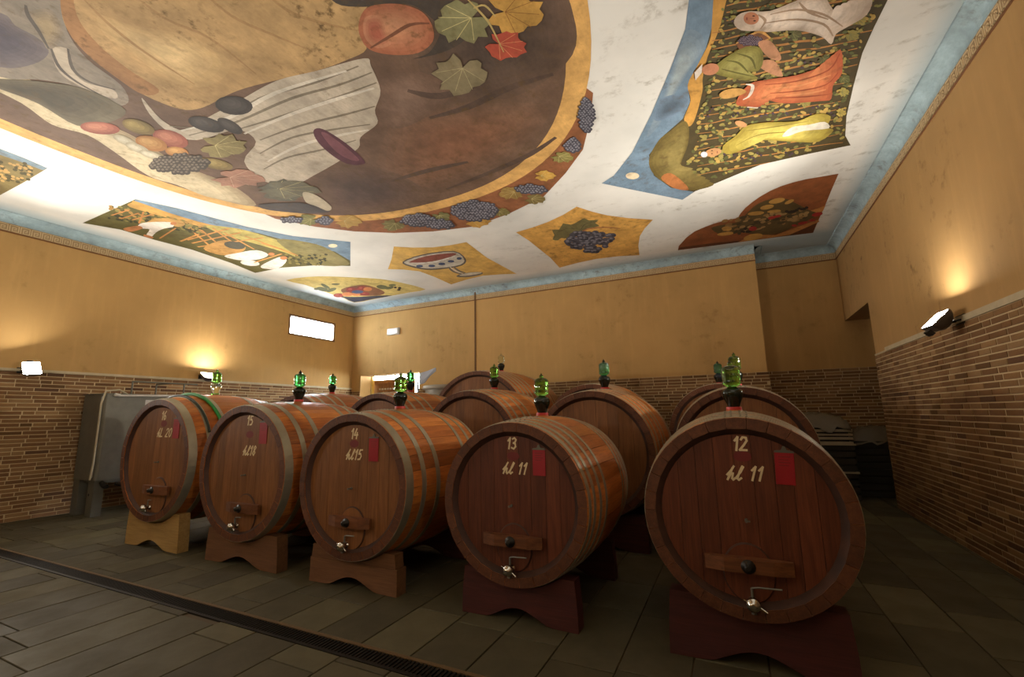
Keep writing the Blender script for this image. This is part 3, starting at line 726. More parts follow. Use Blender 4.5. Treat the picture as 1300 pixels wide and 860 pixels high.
# emergency light on the rear wall
p0, p1 = at_y(492.5, 418, YB), at_y(508, 425.2, YB)
root = tag(empty('emergency_light', ((p0.x + p1.x) / 2, YB, 4.16)), 'small white boxed emergency light high on the rear wall', 'light fitting')
mb = MB(); mb.box(-.22, .22, -.03, 0, -.1, .1); mb.build('back_box', M_WHITE, root)
mb = MB(); mb.add([(-.235, -.03, -.105), (.235, -.03, -.105), (.235, -.03, .105), (-.235, -.03, .105), (-.2, -.085, -.08), (.2, -.085, -.08), (.2, -.085, .08), (-.2, -.085, .08)],
    [(4, 5, 6, 7), (0, 1, 5, 4), (1, 2, 6, 5), (2, 3, 7, 6), (3, 0, 4, 7)]); mb.build('diffuser', m_plain('diffuser', '#e6e6e2', .3), root)

# ------------------------------------------------------------------ steel tank at left
tx0, tx1, ty0, ty1, tz0, tz1 = -10.62, -9.86, 4.06, 5.75, .60, 2.06
tank = tag(empty('steel_tank', ((tx0 + tx1) / 2, (ty0 + ty1) / 2, 0)), 'boxy stainless steel tank on legs against the left brick wall', 'tank')
cx, cy = (tx0 + tx1) / 2, (ty0 + ty1) / 2; hx, hy = (tx1 - tx0) / 2, (ty1 - ty0) / 2
def rrect(hx, hy, c, n=5):
    o = []
    for sx, sy, a0 in ((1, 1, 0), (-1, 1, PI / 2), (-1, -1, PI), (1, -1, 3 * PI / 2)):
        for k in range(n):
            t = a0 + PI / 2 * k / (n - 1); o.append((sx * (hx - c) + c * math.cos(t), sy * (hy - c) + c * math.sin(t)))
    return o
mb = MB(); mb.zprism(rrect(hx, hy, .06), tz0, tz1); mb.build('shell', M_STEEL, tank)
mb = MB(); mb.zprism(rrect(hx + .015, hy + .015, .065), tz1, tz1 + .025); mb.build('top_rim', M_STEELD, tank)
mb = MB(); mb.zprism(rrect(hx * .9, hy * .9, .06), tz0 - .06, tz0); mb.build('sloped_bottom', M_STEELD, tank)
for q, (px, py) in enumerate(((hx - .14, -hy + .1), (-hx + .1, -hy + .1), (hx - .1, hy - .1), (-hx + .1, hy - .1))):
    mb = MB(); mb.box(px - .1, px + .1, py - .07, py + .07, 0, tz0); lg = mb.build('leg', M_STEELD, tank)
    if q == 0:
        mb = MB(); mb.lathe([(.022, 0), (.022, .008), (.01, .01)], 10, 0, Matrix.Translation((px - .04, py - .07, .36)) @ Matrix.Rotation(PI / 2, 4, 'X')); mb.build('bolt', M_BLACK, lg)
mb = MB(); mb.box(hx - .17, hx - .05, -hy - .02, -hy, tz0 + .05, tz1 - .03); mb.build('corner_channel', M_STEEL, tank)
mb = MB(); mb.tube([(hx - .02, -hy - .05, tz0 + .02), (hx + .03, -hy - .05, .9), (hx + .03, -hy - .05, 1.9), (hx + .02, -hy + .0, 2.12), (hx, -hy + .2, 2.15), (hx, -hy + .35, 2.06)], .016, 8); mb.build('level_pipe', m_plain('pipe_ivory', '#a89c7c', .5), tank)
mb = MB(); mb.tube([(hx + .05, -hy + .2, 2.04), (hx + .06, hy - .1, 2.08)], .02, 8); mb.tube([(hx + .05, -hy + .2, 2.04), (hx + .05, -hy + .12, 2.06)], .03, 8); mb.build('rail', M_WHITE, tank)
mb = MB()
for (a, b2) in (((-hx + .1, .25, tz1), (-hx + .1, .25, tz1 + .26)), ((hx - .15, hy - .35, tz1), (hx - .15, hy - .35, tz1 + .26)), ((hx - .15, -hy + .45, tz1), (hx - .15, -hy + .45, tz1 + .26)), ((hx - .15, -hy + .45, tz1 + .26), (hx - .15, hy - .1, tz1 + .26)), ((-hx + .1, .25, tz1 + .26), (hx - .15, .25, tz1 + .26))):
    mb.tube([a, b2], .016, 6)
mb.build('top_frame', M_STEELD, tank)
mb = MB(); mb.tube([(hx - .02, -hy + .12, tz0 - .04), (hx + .08, -hy + .12, tz0 - .1), (hx + .16, -hy + .12, tz0 - .1)], .035, 10); mb.tube([(hx + .02, -hy + .3, tz0 - .08), (hx + .1, -hy + .7, tz0 - .2), (hx + .1, -hy + 1.1, tz0 - .2)], .03, 8); mb.build('outlet_valve', M_IRON, tank)
mb = MB(); mb.box(hx, hx + .006, -hy + .62, -hy + .95, 1.62, 1.98); lab_ = mb.build('notice_plate', M_WHITE, tank)
mb = MB(); mb.box(hx + .006, hx + .009, -hy + .65, -hy + .92, 1.66, 1.82); mb.build('dark_panel', M_BLACK, lab_)

# ------------------------------------------------------------------ rear doorway: gate leaf outside, vat and sheet
mb = MB(); mb.box(-12.5, -6.5, YB + .46, 13.2, 3.25, 3.35)  # unseen slab added to keep sky light off the gate
tag(mb.build('light_blocker', m_plain('blocker_slab', '#8d8474', .8)), 'added unseen flat roof outside above the rear doorway', 'blocker')
ga, gb = at_y(474.5, 490, 11.35), at_y(527, 490, 11.35); gt = at_y(487, 481.5, 11.35).z; gw = gb.x - ga.x
gate = tag(empty('plank_gate', (ga.x, 11.35, -.03)), 'brown plank gate standing just outside the rear doorway', 'gate')
mw = m_wood('gate_wood', '#8a5f30', '#6b4520', 2, .6, .3)
for i in range(8):
    mb = MB(); mb.box(gw * i / 8 + .003, gw * (i + 1) / 8 - .003, -.02, .02, .02, gt); mb.build('plank', mw, gate)
for z in (.5, 1.5, gt - .12):
    mb = MB(); mb.box(0, gw, -.045, -.02, z, z + .11); mb.build('ledge', mw, gate)
for i in range(6):
    mb = MB(); mb.box(.25 + i * .11, .32 + i * .11, -.03, -.02, gt - .32, gt - .27); mb.build('pale_mark', M_WHITE, gate)
gp = at_y(458, 480, 11.24), at_y(474, 480, 11.24)
mb = MB(); mb.box(gp[0].x - gp[1].x, 0, -.05, .05, 0, 3.1)  # slim post in one yellow tone
tag(mb.build('gate_post', m_plain('yellow_post', '#c7a648', .6), None, (gp[1].x, 11.24, -.03)), 'yellow gate post just inside the left edge of the rear doorway', 'post')

pv = at_y(566, 490, 9.35)
vat = tag(empty('grey_vat', (pv.x, 9.35, 0)), 'round grey vat with rimmed lid between the doorway and the biggest cask', 'vat')
zt = pv.z
mb = MB(); mb.lathe([(.40, 0), (.46, .3), (.5, zt - .1)], 28); mb.build('tub', m_plain('vat_grey', '#8f8a7c', .5), vat)
mb = MB(); mb.lathe([(.54, zt - .1), (.56, zt - .08), (.56, zt - .02), (.53, zt), (.2, zt + .015)], 28); mb.build('lid', m_plain('vat_lid', '#a09b8c', .5), vat)
# crumpled pale blue sheet leaning on the vat
pts = [at_y(533, 474, 9.9), at_y(541, 471, 9.9), at_y(550, 466.5, 9.9), at_y(549, 470.5, 9.9), at_y(543, 477, 9.9), at_y(538, 486, 9.9), at_y(533, 488, 9.9)]
mb = MB(); n = len(pts); off = [0, .05, .1, .14, .08, .02, 0]
vs = [(p.x, p.y + o, p.z) for p, o in zip(pts, off)] + [(p.x, p.y + o + .02, p.z - .01) for p, o in zip(pts, off)]
mb.add(vs, [list(range(n)), list(range(2 * n - 1, n - 1, -1))] + [(i, i + n, (i + 1) % n + n, (i + 1) % n) for i in range(n)])
cx_ = sum(p.x for p in pts) / n
mb.box(cx_ - .30, cx_ - .26, 9.9, 9.94, 0, pts[5].z + .02)
tag(mb.build('folded_sheet', m_plain('sheet_blue', '#bcc6da', .5)), 'pale blue crumpled sheet on a stake beside the rear doorway', 'sheet')

# ------------------------------------------------------------------ wrapped stacks in the right recess
def film_blob(w, d, h, seed):
    rnd = random.Random(seed); mb = MB(); N = 12; vs = []
    for j in range(N + 1):
        for i in range(N + 1):
            u, v = i / N * 2 - 1, j / N * 2 - 1; e = max(abs(u), abs(v))
            z = h * (1 - e ** 3) + rnd.uniform(-.03, .03) - (.12 * rnd.random() if e > .95 else 0)
            vs.append((u * w / 2 * (1 + rnd.uniform(-.02, .02)), v * d / 2 * (1 + rnd.uniform(-.02, .02)), z))
    fs = [(j * (N + 1) + i, j * (N + 1) + i + 1, (j + 1) * (N + 1) + i + 1, (j + 1) * (N + 1) + i) for j in range(N) for i in range(N)]
    nn = len(vs); vs2 = [(x, y, z - .008) for x, y, z in vs]
    mb.add(vs, fs, 0, True); mb.add(vs2, fs, 0, True); return mb
def stack(name, x, y, w, d, hbox, nsheet, label, seed):
    root = tag(empty(name, (x, y, 0)), label, 'stack')
    mk = m_plain('crate_dark', '#2a261d', .7); mpale = m_plain('pale_board', '#a59a82', .7)
    z = 0
    for lv in range(2):
        hh = hbox / 2
        for k in range(4):
            mb = MB(); z0 = z + k * hh / 4 + .01; mb.box(-w / 2, w / 2, -d / 2, -d / 2 + .025, z0, z0 + hh / 4 - .03); mb.build('crate_slat', mk, root)
        mb = MB(); mb.box(-w / 2 + .02, w / 2 - .02, -d / 2 + .03, d / 2, z, z + hh - .03); mb.build('crate_body', mk, root)
        mb = MB(); mb.box(-w / 2 - .02, w / 2 + .02, -d / 2 - .02, d / 2, z + hh - .03, z + hh); mb.build('crate_rim', mpale if nsheet else mk, root)
        z += hh
    for k in range(nsheet):
        mb = MB(); q = random.uniform(-.02, .02); mb.box(-w / 2 + q, w / 2 + q, -d / 2 + q, d / 2, z, z + .035 + .01 * (k % 2)); mb.build('board', mpale, root); z += .07
        mb = MB(); mb.box(-w / 2 + .06, w / 2 - .06, -d / 2 + .05, d / 2, z - .035, z); mb.build('spacer', mk, root)
    film_blob(w * 1.08, d * 1.08, .26, seed).build('plastic_film', M_FILM, root, (0, 0, z + .02))
    mb = film_blob(.5, .05, .02, seed + 1)
    return root
stack('wrapped_stack', 1.42, 10.55, .98, .9, .98, 4, 'stack of pale boards on dark crates under plastic film, beside the rear right cask', 3)
stack('wrapped_stack', 2.42, 11.0, .85, .8, 1.0, 0, 'dark crates under crumpled plastic film in the passage by the right wall', 9)

# ------------------------------------------------------------------ ceiling paintings (flat paint on the ceiling)
PM = {}
def paint(c, stain=.5):
    k = (c, stain)
    if k not in PM: PM[k] = m_paint('paint_' + c.strip('#'), c, stain)
    return PM[k]
def smooth(pts, n=4):
    if n <= 1: return pts
    o = []; m_ = len(pts)
    for i in range(m_):
        p0, p1, p2, p3 = (Vector(pts[(i + k) % m_]) for k in (-1, 0, 1, 2))
        for k in range(n):
            t = k / n; o.append(tuple(.5 * ((2 * p1) + (p2 - p0) * t + (2 * p0 - 5 * p1 + 4 * p2 - p3) * t * t + (3 * p1 - p0 - 3 * p2 + p3) * t ** 3)))
    return o
class Painting:
    def __init__(s, label, group=None):
        s.root = tag(empty('ceiling_painting'), label, 'painting', group); s.k = 1; s.origin = None
    def z(s): return ZC - .002 - .000009 * s.k
    def fr(s, ox, oy, sc): s.o = (ox, oy, sc); return s
    def px(s, p): return (s.o[0] + p[0] / s.o[2], s.o[1] + p[1] / s.o[2])
    def W(s, pts, z=None):
        z = z or s.z(); return [at_z(*s.px(p), z) for p in pts]
    def emit(s, name, polys, c, stain=.5, up=True):
        s.k += 3
        mb = MB()
        for p in polys:
            s.k += 1; z = s.z(); n = len(p); mb.add([(v[0], v[1], z) for v in p], [list(range(n))])
        if s.origin is None:
            q = polys[0]; s.origin = Vector((sum(v[0] for v in q) / len(q), sum(v[1] for v in q) / len(q), ZC)); s.root.location = s.origin
        mb.v = [(v[0] - s.origin.x, v[1] - s.origin.y, v[2] - s.origin.z) for v in mb.v]
        me = mb.mesh(name, paint(c, stain))
        for p in me.polygons:
            if p.normal.z > 0: p.flip()
        o = link(name, me, s.root)
        if len(polys) > 12: o['kind'] = 'stuff'
        return o
    def poly(s, name, pts, c, sm=4, stain=.5):
        return s.emit(name, [[(v.x, v.y) for v in s.W(smooth(pts, sm))]], c, stain)
    def ell(s, name, lst, c, stain=.5, n=18):
        out = []
        for e in lst:
            x, y, rx, ry = e[:4]; th = e[4] if len(e) > 4 else 0
            pts = [(x + rx * math.cos(2 * PI * k / n) * math.cos(th) - ry * math.sin(2 * PI * k / n) * math.sin(th), y + rx * math.cos(2 * PI * k / n) * math.sin(th) + ry * math.sin(2 * PI * k / n) * math.cos(th)) for k in range(n)]
            out.append([(v.x, v.y) for v in s.W(pts)])
        return s.emit(name, out, c, stain)
    def soft(s, name, pts, c0, c1, steps=5, shrink=.6, shift=(0, 0), sm=4, stain=.5):
        """a shape modelled by brush: tones graded from its rim c0 to its heart c1"""
        P = smooth(pts, sm); cx = sum(q[0] for q in P) / len(P); cy = sum(q[1] for q in P) / len(P)
        A, B = [int(c0[i:i+2], 16) for i in (1, 3, 5)], [int(c1[i:i+2], 16) for i in (1, 3, 5)]
        for k in range(steps):
            t = k / max(steps - 1, 1); f = 1 - shrink * t
            c = '#%02x%02x%02x' % tuple(round(a + (b2 - a) * t) for a, b2 in zip(A, B))
            s.emit(name, [[(v.x, v.y) for v in s.W([(cx + (x - cx) * f + shift[0] * t, cy + (y - cy) * f + shift[1] * t) for x, y in P])]], c, stain)
    def soft_ell(s, name, lst, c0, c1, steps=4, shift=(-.25, -.3), stain=.4):
        for e in lst:
            x, y, rx, ry = e[:4]; th = e[4] if len(e) > 4 else 0; n = 18
            pts = [(x + rx * math.cos(2 * PI * k / n) * math.cos(th) - ry * math.sin(2 * PI * k / n) * math.sin(th), y + rx * math.cos(2 * PI * k / n) * math.sin(th) + ry * math.sin(2 * PI * k / n) * math.cos(th)) for k in range(n)]
            s.soft(name, pts, c0, c1, steps, .65, (shift[0] * rx, shift[1] * ry), 1, stain)
    def strokes(s, name, lst, c, w=.02, stain=.4):
        """tapered brush strokes: each a list of pixel points"""
        out = []; z = s.z()
        for pl in lst:
            if len(pl) > 2:
                q = []
                for i in range(len(pl) - 1):
                    p0, p1, p2, p3 = (Vector(pl[min(max(i + k, 0), len(pl) - 1)]) for k in (-1, 0, 1, 2))
                    for k in range(4):
                        t = k / 4; q.append(tuple(.5 * ((2 * p1) + (p2 - p0) * t + (2 * p0 - 5 * p1 + 4 * p2 - p3) * t * t + (3 * p1 - p0 - 3 * p2 + p3) * t ** 3)))
                q.append(pl[-1]); pl = q
            P = [Vector((v.x, v.y)) for v in s.W(pl)]; L, R = [], []
            for i, p in enumerate(P):
                d = P[min(i + 1, len(P) - 1)] - P[max(i - 1, 0)]
                if d.length < 1e-6: d = Vector((1, 0))
                d.normalize(); nn = Vector((-d.y, d.x)); t = i / (len(P) - 1); ww = w / 2 * (.35 + .65 * math.sin(PI * min(max(t, .06), .94)))
                L.append(p + nn * ww); R.append(p - nn * ww)
            out.append([(v.x, v.y) for v in L + R[::-1]])
        return s.emit(name, out, c, stain)
    def leaf(s, x, y, r, c, rot=0, sy=.75, vein='#c0b070', name='painted_leaf'):
        rad = [.98, .86, .93, .70, .78, .90, .78, .86, .66, .72, .80, .55, .22, .55, .80, .72, .66, .86, .78, .90, .78, .70, .93, .86]
        rad = [rad[i] * (1 + .07 * math.sin(i * 2.4 + x)) for i in range(24)]
        pts = []
        for k, q in enumerate(rad):
            a = rot + 2 * PI * k / len(rad); pts.append((x + r * q * math.cos(a), y + r * q * math.sin(a) * sy))
        s.poly(name, pts, c, 1)
        s.strokes('leaf_veins', [[(x - .2 * r * math.cos(rot), y - .2 * r * math.sin(rot) * sy), (x + .8 * r * math.cos(rot + b2), y + .8 * r * math.sin(rot + b2) * sy)] for b2 in (-1.35, -.7, 0, .7, 1.35)], vein, .012)
    def grapes(s, x, y, rx, ry, n, rad, c, hi, seed=1, sy=.7, taper=0):
        rnd = random.Random(seed); L = []; st = rad * 1.25; j = 0; yy = -ry
        while yy <= ry:
            xx = -rx + (st / 2 if j % 2 else 0)
            while xx <= rx:
                if (xx / rx) ** 2 + (yy / ry) ** 2 < 1.05: L.append((x + xx + rnd.uniform(-.2, .2) * rad, y + yy + rnd.uniform(-.2, .2) * rad, rad, rad * sy))
                xx += st
            yy += st * sy * .85; j += 1
        s.ell('painted_grapes', L, c, .2, 10)
        s.ell('grape_highlights', [(q[0] - rad * .25, q[1] - rad * .2, rad * .45, rad * .3) for q in L], hi, .2, 7)

def inside(p, poly):
    x, y = p; c = False; n = len(poly)
    for i in range(n):
        (x1, y1), (x2, y2) = poly[i], poly[i - 1]
        if (y1 > y) != (y2 > y) and x < (x2 - x1) * (y - y1) / (y2 - y1) + x1: c = not c
    return c

# --- the big oval: a plain stand-in composition of cloth, fruit and leaves in the same colours
OC, OA, OB, OE = (-4.2, 2.35), 3.28, 3.5, 2.35
def oval(off, n=96):
    o = []
    for k in range(n):
        a = 2 * PI * k / n; ca, sa = math.cos(a), math.sin(a)
        o.append((OC[0] + (OA + off) * math.copysign(abs(ca) ** (2 / OE), ca), OC[1] + (OB + off) * math.copysign(abs(sa) ** (2 / OE), sa)))
    return o
p = Painting('huge oval ceiling painting with gold border, fruit, leaves and cloth on brown')
p.fr(0, 0, 1)
p.emit('leaf_border', [[(v.x, v.y) for v in p.W([(318, 264), (350, 278), (400, 288), (450, 294), (500, 296), (550, 294), (600, 288), (645, 272), (690, 250), (718, 220), (740, 190), (750, 150), (753, 118), (735, 105), (700, 170), (640, 215), (560, 250), (480, 262), (400, 262)])]], '#8f5832')
p.emit('gold_border', [oval(.17)], '#d6a352', .35)
p.emit('brown_ground', [oval(-.07)], '#6d5340', .8)
p.fr(350, 0, 2.867)
for c0, c1, pts in (('#67503f', '#4f4036', [(520, 240), (560, 60), (700, -60), (1000, -80), (1085, 60), (1080, 200), (940, 320), (760, 380), (600, 380)]),
                    ('#6d5340', '#82583d', [(420, 420), (640, 380), (860, 360), (1020, 380), (980, 480), (820, 600), (620, 690), (440, 720), (340, 620)]),
                    ('#6b5240', '#55433a', [(160, 640), (300, 600), (460, 640), (560, 720), (420, 760), (250, 768), (180, 730)]),
                    ('#6d5341', '#7d6250', [(380, 280), (520, 260), (640, 330), (560, 420), (430, 470), (370, 400)])):
    p.soft('brown_cloud', pts, c0, c1, 9, .7)
p.strokes('dark_streaks', [[(560, 430), (700, 390), (850, 320), (1010, 270)], [(620, 690), (800, 620), (930, 560), (1020, 500)], [(420, 660), (560, 620), (700, 590)], [(480, 330), (600, 350), (760, 300)]], '#59463a', .10, .9)
p.fr(0, 0, 3.0725)
p.soft('cream_haze', [(-260, 200), (0, 335), (150, 440), (320, 490), (450, 570), (620, 690), (760, 735), (900, 790), (1000, 800), (900, 720), (700, 640), (500, 520), (300, 440), (100, 300), (-260, 120)], '#a08a66', '#c8b58e', 5, .2, (0, 30))
p.poly('grey_cloth', [(-300, -200), (240, -120), (240, 0), (262, 120), (340, 230), (470, 330), (500, 400), (420, 410), (300, 340), (150, 310), (0, 300), (-300, 180)], '#8a7d6c')
p.soft('mauve_shadow', [(-250, 20), (0, 50), (60, 100), (150, 150), (190, 205), (130, 250), (0, 262), (-250, 180)], '#6f6463', '#544c54', 6, .6)
p.soft('ochre_fold', [(110, 50), (200, 40), (245, 130), (190, 195), (150, 120)], '#8d7d68', '#a8916a', 5, .6)
p.poly('pale_fold', [(205, 190), (270, 195), (275, 260), (330, 320), (440, 350), (450, 385), (330, 345), (230, 280)], '#bbaa92')
p.strokes('fold_lines', [[(100, 20), (110, 60), (150, 120), (190, 190)], [(200, 190), (230, 260), (300, 320), (430, 390)], [(265, 190), (285, 270), (350, 320), (450, 350)]], '#5f564c', .035)
p.poly('tan_cloth', [(235, -330), (235, 0), (265, 120), (340, 212), (450, 300), (560, 370), (700, 425), (790, 420), (900, 365), (1000, 332), (1229, 278), (1350, 235), (1430, 190), (1400, 110), (1420, 40), (1480, -40), (1450, -330)], '#b38e57', stain=.9)
p.soft('tan_light', [(380, 60), (520, 100), (700, 130), (820, 180), (900, 250), (850, 320), (740, 340), (620, 290), (520, 210), (420, 150)], '#b8945c', '#ccab72', 6, .7, stain=.9)
p.poly('tan_shade', [(270, -100), (300, 60), (380, 170), (500, 270), (620, 350), (560, 370), (450, 300), (340, 212), (265, 120), (235, 0)], '#a0713f', stain=.7)
p.strokes('cloth_creases', [[(330, 0), (420, 90), (560, 200), (760, 330)], [(500, -40), (640, 70), (820, 150), (1000, 290)], [(760, -60), (900, 60), (1050, 130), (1220, 200)], [(1000, -60), (1120, 40), (1260, 90), (1400, 120)]], '#a57f4c', .035, .8)
p.fr(350, 0, 2.867)
p.poly('dark_foliage', [(200, -60), (220, 12), (320, 25), (420, 14), (500, 20), (560, 60), (600, 110), (560, 190), (500, 215), (610, 190), (690, 140), (650, 80), (600, -60)], '#4a4037')
p.soft('peach', [(330, 30), (303, 80), (308, 135), (345, 182), (430, 200), (520, 192), (572, 150), (570, 95), (535, 45), (470, 18), (395, 14)], '#a8623f', '#c4865c', 7, .75, (-10, -8), stain=.6)
p.soft('peach_blush', [(330, 60), (318, 100), (330, 145), (370, 175), (420, 160), (400, 110), (380, 60)], '#bb7a54', '#ad5c40', 4, .6, stain=.6)
p.strokes('peach_crease', [[(345, 175), (420, 130), (490, 90), (560, 85)]], '#7a4a30', .035)
p.fr(0, 0, 1)
p.poly('pale_cloth', [(180, 124), (205, 152), (235, 166), (262, 150), (300, 130), (350, 103), (402, 90), (462, 74), (471, 84), (483, 115), (476, 140), (479, 157), (458, 174), (455, 188), (430, 205), (400, 222), (372, 235), (335, 230), (310, 205), (325, 180), (300, 165), (250, 178), (215, 168), (190, 145)], '#b9aa93', stain=.4)
p.strokes('cloth_folds', [[(215, 160), (270, 160), (330, 125), (400, 105), (455, 84)], [(240, 172), (300, 155), (370, 125), (430, 108), (472, 92)], [(300, 165), (350, 150), (410, 130), (478, 105)], [(330, 178), (380, 160), (440, 145), (476, 135)], [(330, 195), (370, 175), (420, 165), (470, 158)], [(335, 215), (365, 200), (410, 190), (452, 178)]], '#7f735f', .035)
p.strokes('cloth_lights', [[(230, 166), (290, 150), (350, 118), (440, 90)], [(310, 170), (370, 145), (430, 125), (475, 112)], [(340, 205), (380, 185), (430, 172), (468, 165)]], '#d2c7b3', .05)
p.soft_ell('dark_plum', [(297, 134, 24, 12, .1), (262, 158, 24, 9, .25), (292, 160, 18, 7, .5)], '#423b36', '#5b534d')
p.poly('purple_fig', [(398, 166), (410, 164), (438, 181), (458, 199), (463, 208), (444, 209), (424, 199), (404, 181)], '#5b343c')
p.poly('fig_light', [(408, 170), (416, 170), (440, 188), (456, 203), (445, 203), (426, 192)], '#7c4a50')
p.fr(0, 0, 3.0725)
p.soft('dark_leaf_mass', [(-120, 290), (0, 308), (160, 318), (340, 350), (490, 430), (420, 480), (300, 490), (150, 405), (0, 348), (-120, 310)], '#6a5f49', '#524938', 5, .6)
p.soft_ell('red_fruit', [(390, 500, 78, 24, .1), (665, 542, 72, 32, .3)], '#94503d', '#bb7658')
p.soft_ell('olive_fruit', [(540, 495, 66, 26, .3), (840, 640, 70, 20, .2)], '#7d6735', '#a8904d')
p.soft_ell('orange_fruit', [(590, 560, 64, 28, .25), (690, 593, 46, 20, .15)], '#a87033', '#ce9c54')
p.soft_ell('pale_gourd', [(485, 548, 48, 16, .4), (535, 578, 50, 16, .35), (590, 605, 50, 14, .3)], '#b0a283', '#d2c7aa')
p.grapes(700, 640, 110, 34, 60, 13, '#4d4339', '#7a6c5c', 3)
p.leaf(860, 570, 110, '#897a48', .2, .5); p.leaf(920, 695, 120, '#a2735a', .3, .35, '#c9a080'); p.leaf(1100, 745, 125, '#5d5a49', -.2, .4)
p.fr(350, 0, 2.867)
p.leaf(40, 690, 130, '#6c6650', .3, .3); p.poly('dark_ground_cloth', [(-60, 745), (60, 738), (110, 742), (200, 770), (100, 776), (-30, 764)], '#4b433f')
p.poly('pale_scroll', [(100, 700), (150, 712), (202, 752), (190, 768), (150, 752), (110, 736)], '#b8a98c')
p.leaf(690, 75, 125, '#7f7a50', 2.6, .75); p.leaf(860, 45, 125, '#bb8c36', .1, .75, '#8a5a20'); p.leaf(830, 165, 90, '#ab452c', .4, .7, '#d08050'); p.leaf(675, 265, 115, '#7d7050', 1.8, .75, '#a09468')
p.strokes('vine_tendrils', [[(690, -10), (740, 40), (780, 90), (830, 190)], [(720, 30), (760, 20), (800, 60)]], '#b39a58', .02)
for (x, y, r, c, ro) in ((1040, 572, 48, '#8a8040', .5), (975, 640, 46, '#cb9b35', 0), (860, 702, 55, '#9a7a38', 2.5), (940, 725, 45, '#7a6a38', .2), (730, 806, 55, '#bc8c30', 0), (600, 788, 42, '#6f6a3c', 1), (430, 818, 50, '#7a7040', 2), (260, 806, 56, '#b28c40', .2), (120, 800, 50, '#7d7840', 2.8), (820, 772, 36, '#7f7238', .4)):
    p.leaf(x, y, r, c, ro, .5)
for (x, y, rx, ry, n, sd) in ((1132, 420, 26, 62, 34, 1), (1082, 530, 28, 24, 16, 2), (930, 690, 55, 16, 26, 3), (725, 768, 82, 34, 56, 4), (520, 802, 60, 22, 34, 5), (600, 818, 50, 16, 22, 6), (180, 806, 28, 12, 12, 7), (60, 800, 40, 8, 12, 8)):
    p.grapes(x, y, rx, ry, n, 9, '#4a4750', '#85838a', sd)

# --- harvest panel
p = Painting('ceiling panel of four women picking grapes among vine rows, by the right wall')
p.fr(750, 0, 3.25)
base = [(45, 757), (180, 785), (378, 825), (430, 790), (520, 755), (700, 680), (900, 635), (1072, 600), (1050, 560), (1055, 480), (1085, 350), (1120, 220), (1170, 110), (1225, 0), (1290, -140), (900, -150), (430, -160), (405, 0), (390, 120), (330, 280), (250, 470), (170, 630), (95, 725)]
p.poly('dark_field', base, '#4d4226', 1)
p.poly('painted_sky', [(45, 757), (180, 785), (378, 825), (425, 792), (330, 775), (260, 725), (240, 640), (300, 560), (380, 490), (410, 420), (400, 350), (440, 270), (475, 200), (500, 110), (535, 0), (560, -155), (430, -160), (405, 0), (390, 120), (330, 280), (250, 470), (170, 630), (95, 725)], '#70889b', 1)
p.soft('cloud_streaks', [(380, 150), (440, 130), (470, 190), (400, 300), (330, 420), (280, 520), (230, 560), (300, 400)], '#788c9b', '#98a5a8', 6, .6)
p.soft('dark_clouds', [(290, 410), (360, 390), (410, 410), (360, 470), (280, 500), (260, 480)], '#70869a', '#566573', 6, .6)
p.poly('yellow_ridge', [(515, -60), (570, -60), (555, 20), (530, 120), (482, 235), (462, 320), (460, 380), (430, 490), (405, 522), (385, 490), (412, 415), (400, 350), (440, 270), (490, 170), (500, 90)], '#c38d31')
p.soft('olive_hill', [(385, 500), (405, 530), (400, 600), (372, 680), (400, 730), (510, 758), (430, 785), (340, 772), (262, 722), (240, 660), (280, 580), (330, 540)], '#6d5c28', '#8f7d3f', 6, .6)
p.poly('orange_earth', [(290, 735), (330, 715), (390, 760), (400, 785), (340, 775)], '#b36c30')
p.ell('painted_sun', [(172, 726, 28, 14)], '#e9cfa8')
rnd = random.Random(5); rows = []; lv = {c: [] for c in ('#7f7c3b', '#b4923e', '#5b5c31', '#9a8a40')}; gr = []
right_edge = [(480, 230), (540, -150), (1290, -150), (1210, 30), (1165, 120), (1118, 225), (1083, 350), (1055, 480), (1062, 590), (900, 635), (700, 680), (520, 752), (410, 720), (385, 680), (420, 520), (460, 380)]
for i in range(24):
    y0 = -60 + i * 34; x = 380; pts = []
    while x < 1220:
        q = (x, y0 + 40 - (x - 400) * .17 + rnd.uniform(-4, 4))
        if inside(q, right_edge): pts.append(q)
        elif len(pts) > 1: rows.append(pts); pts = []
        x += 60
    if len(pts) > 1: rows.append(pts)
while sum(map(len, lv.values())) < 900:
    q = (rnd.uniform(400, 1220), rnd.uniform(-60, 750))
    if all(inside((q[0] + a, q[1] + b2), right_edge) for a in (-13, 13) for b2 in (-10, 10)): lv[rnd.choice(list(lv))].append((*q, rnd.uniform(5, 15), rnd.uniform(4, 8), rnd.uniform(-.8, .4)))
p.strokes('vine_canes', rows, '#b0752f', .028)
for c, L in lv.items(): p.ell('vine_foliage', L, c, .4, 7)
vg = [(1000 + rnd.uniform(-1, 1) * 130 - 200 * (k % 3), 80 + 190 * (k % 4) + rnd.uniform(-20, 20), 6, 5) for k in range(90)]
p.ell('vine_grapes', [q for q in vg if inside(q[:2], right_edge)], '#4d3c42', .2, 8)
for (x, y, r, c, ro) in ((840, 140, 34, '#5b5a31', 0), (1090, 40, 38, '#565a30', .6), (1105, 78, 36, '#9a8636', .2), (1075, 145, 36, '#8d7f38', .5), (965, 245, 34, '#5a5a30', 1), (960, 315, 30, '#52552d', .3), (1045, 325, 30, '#5a5c30', .8), (1040, 380, 28, '#9c8c3c', 0), (885, 425, 24, '#97883c', .4), (730, 325, 24, '#5c5a2d', .2), (1030, 465, 26, '#b39a3e', .1)):
    p.leaf(x, y, r, c, ro, .8, '#7a7540')
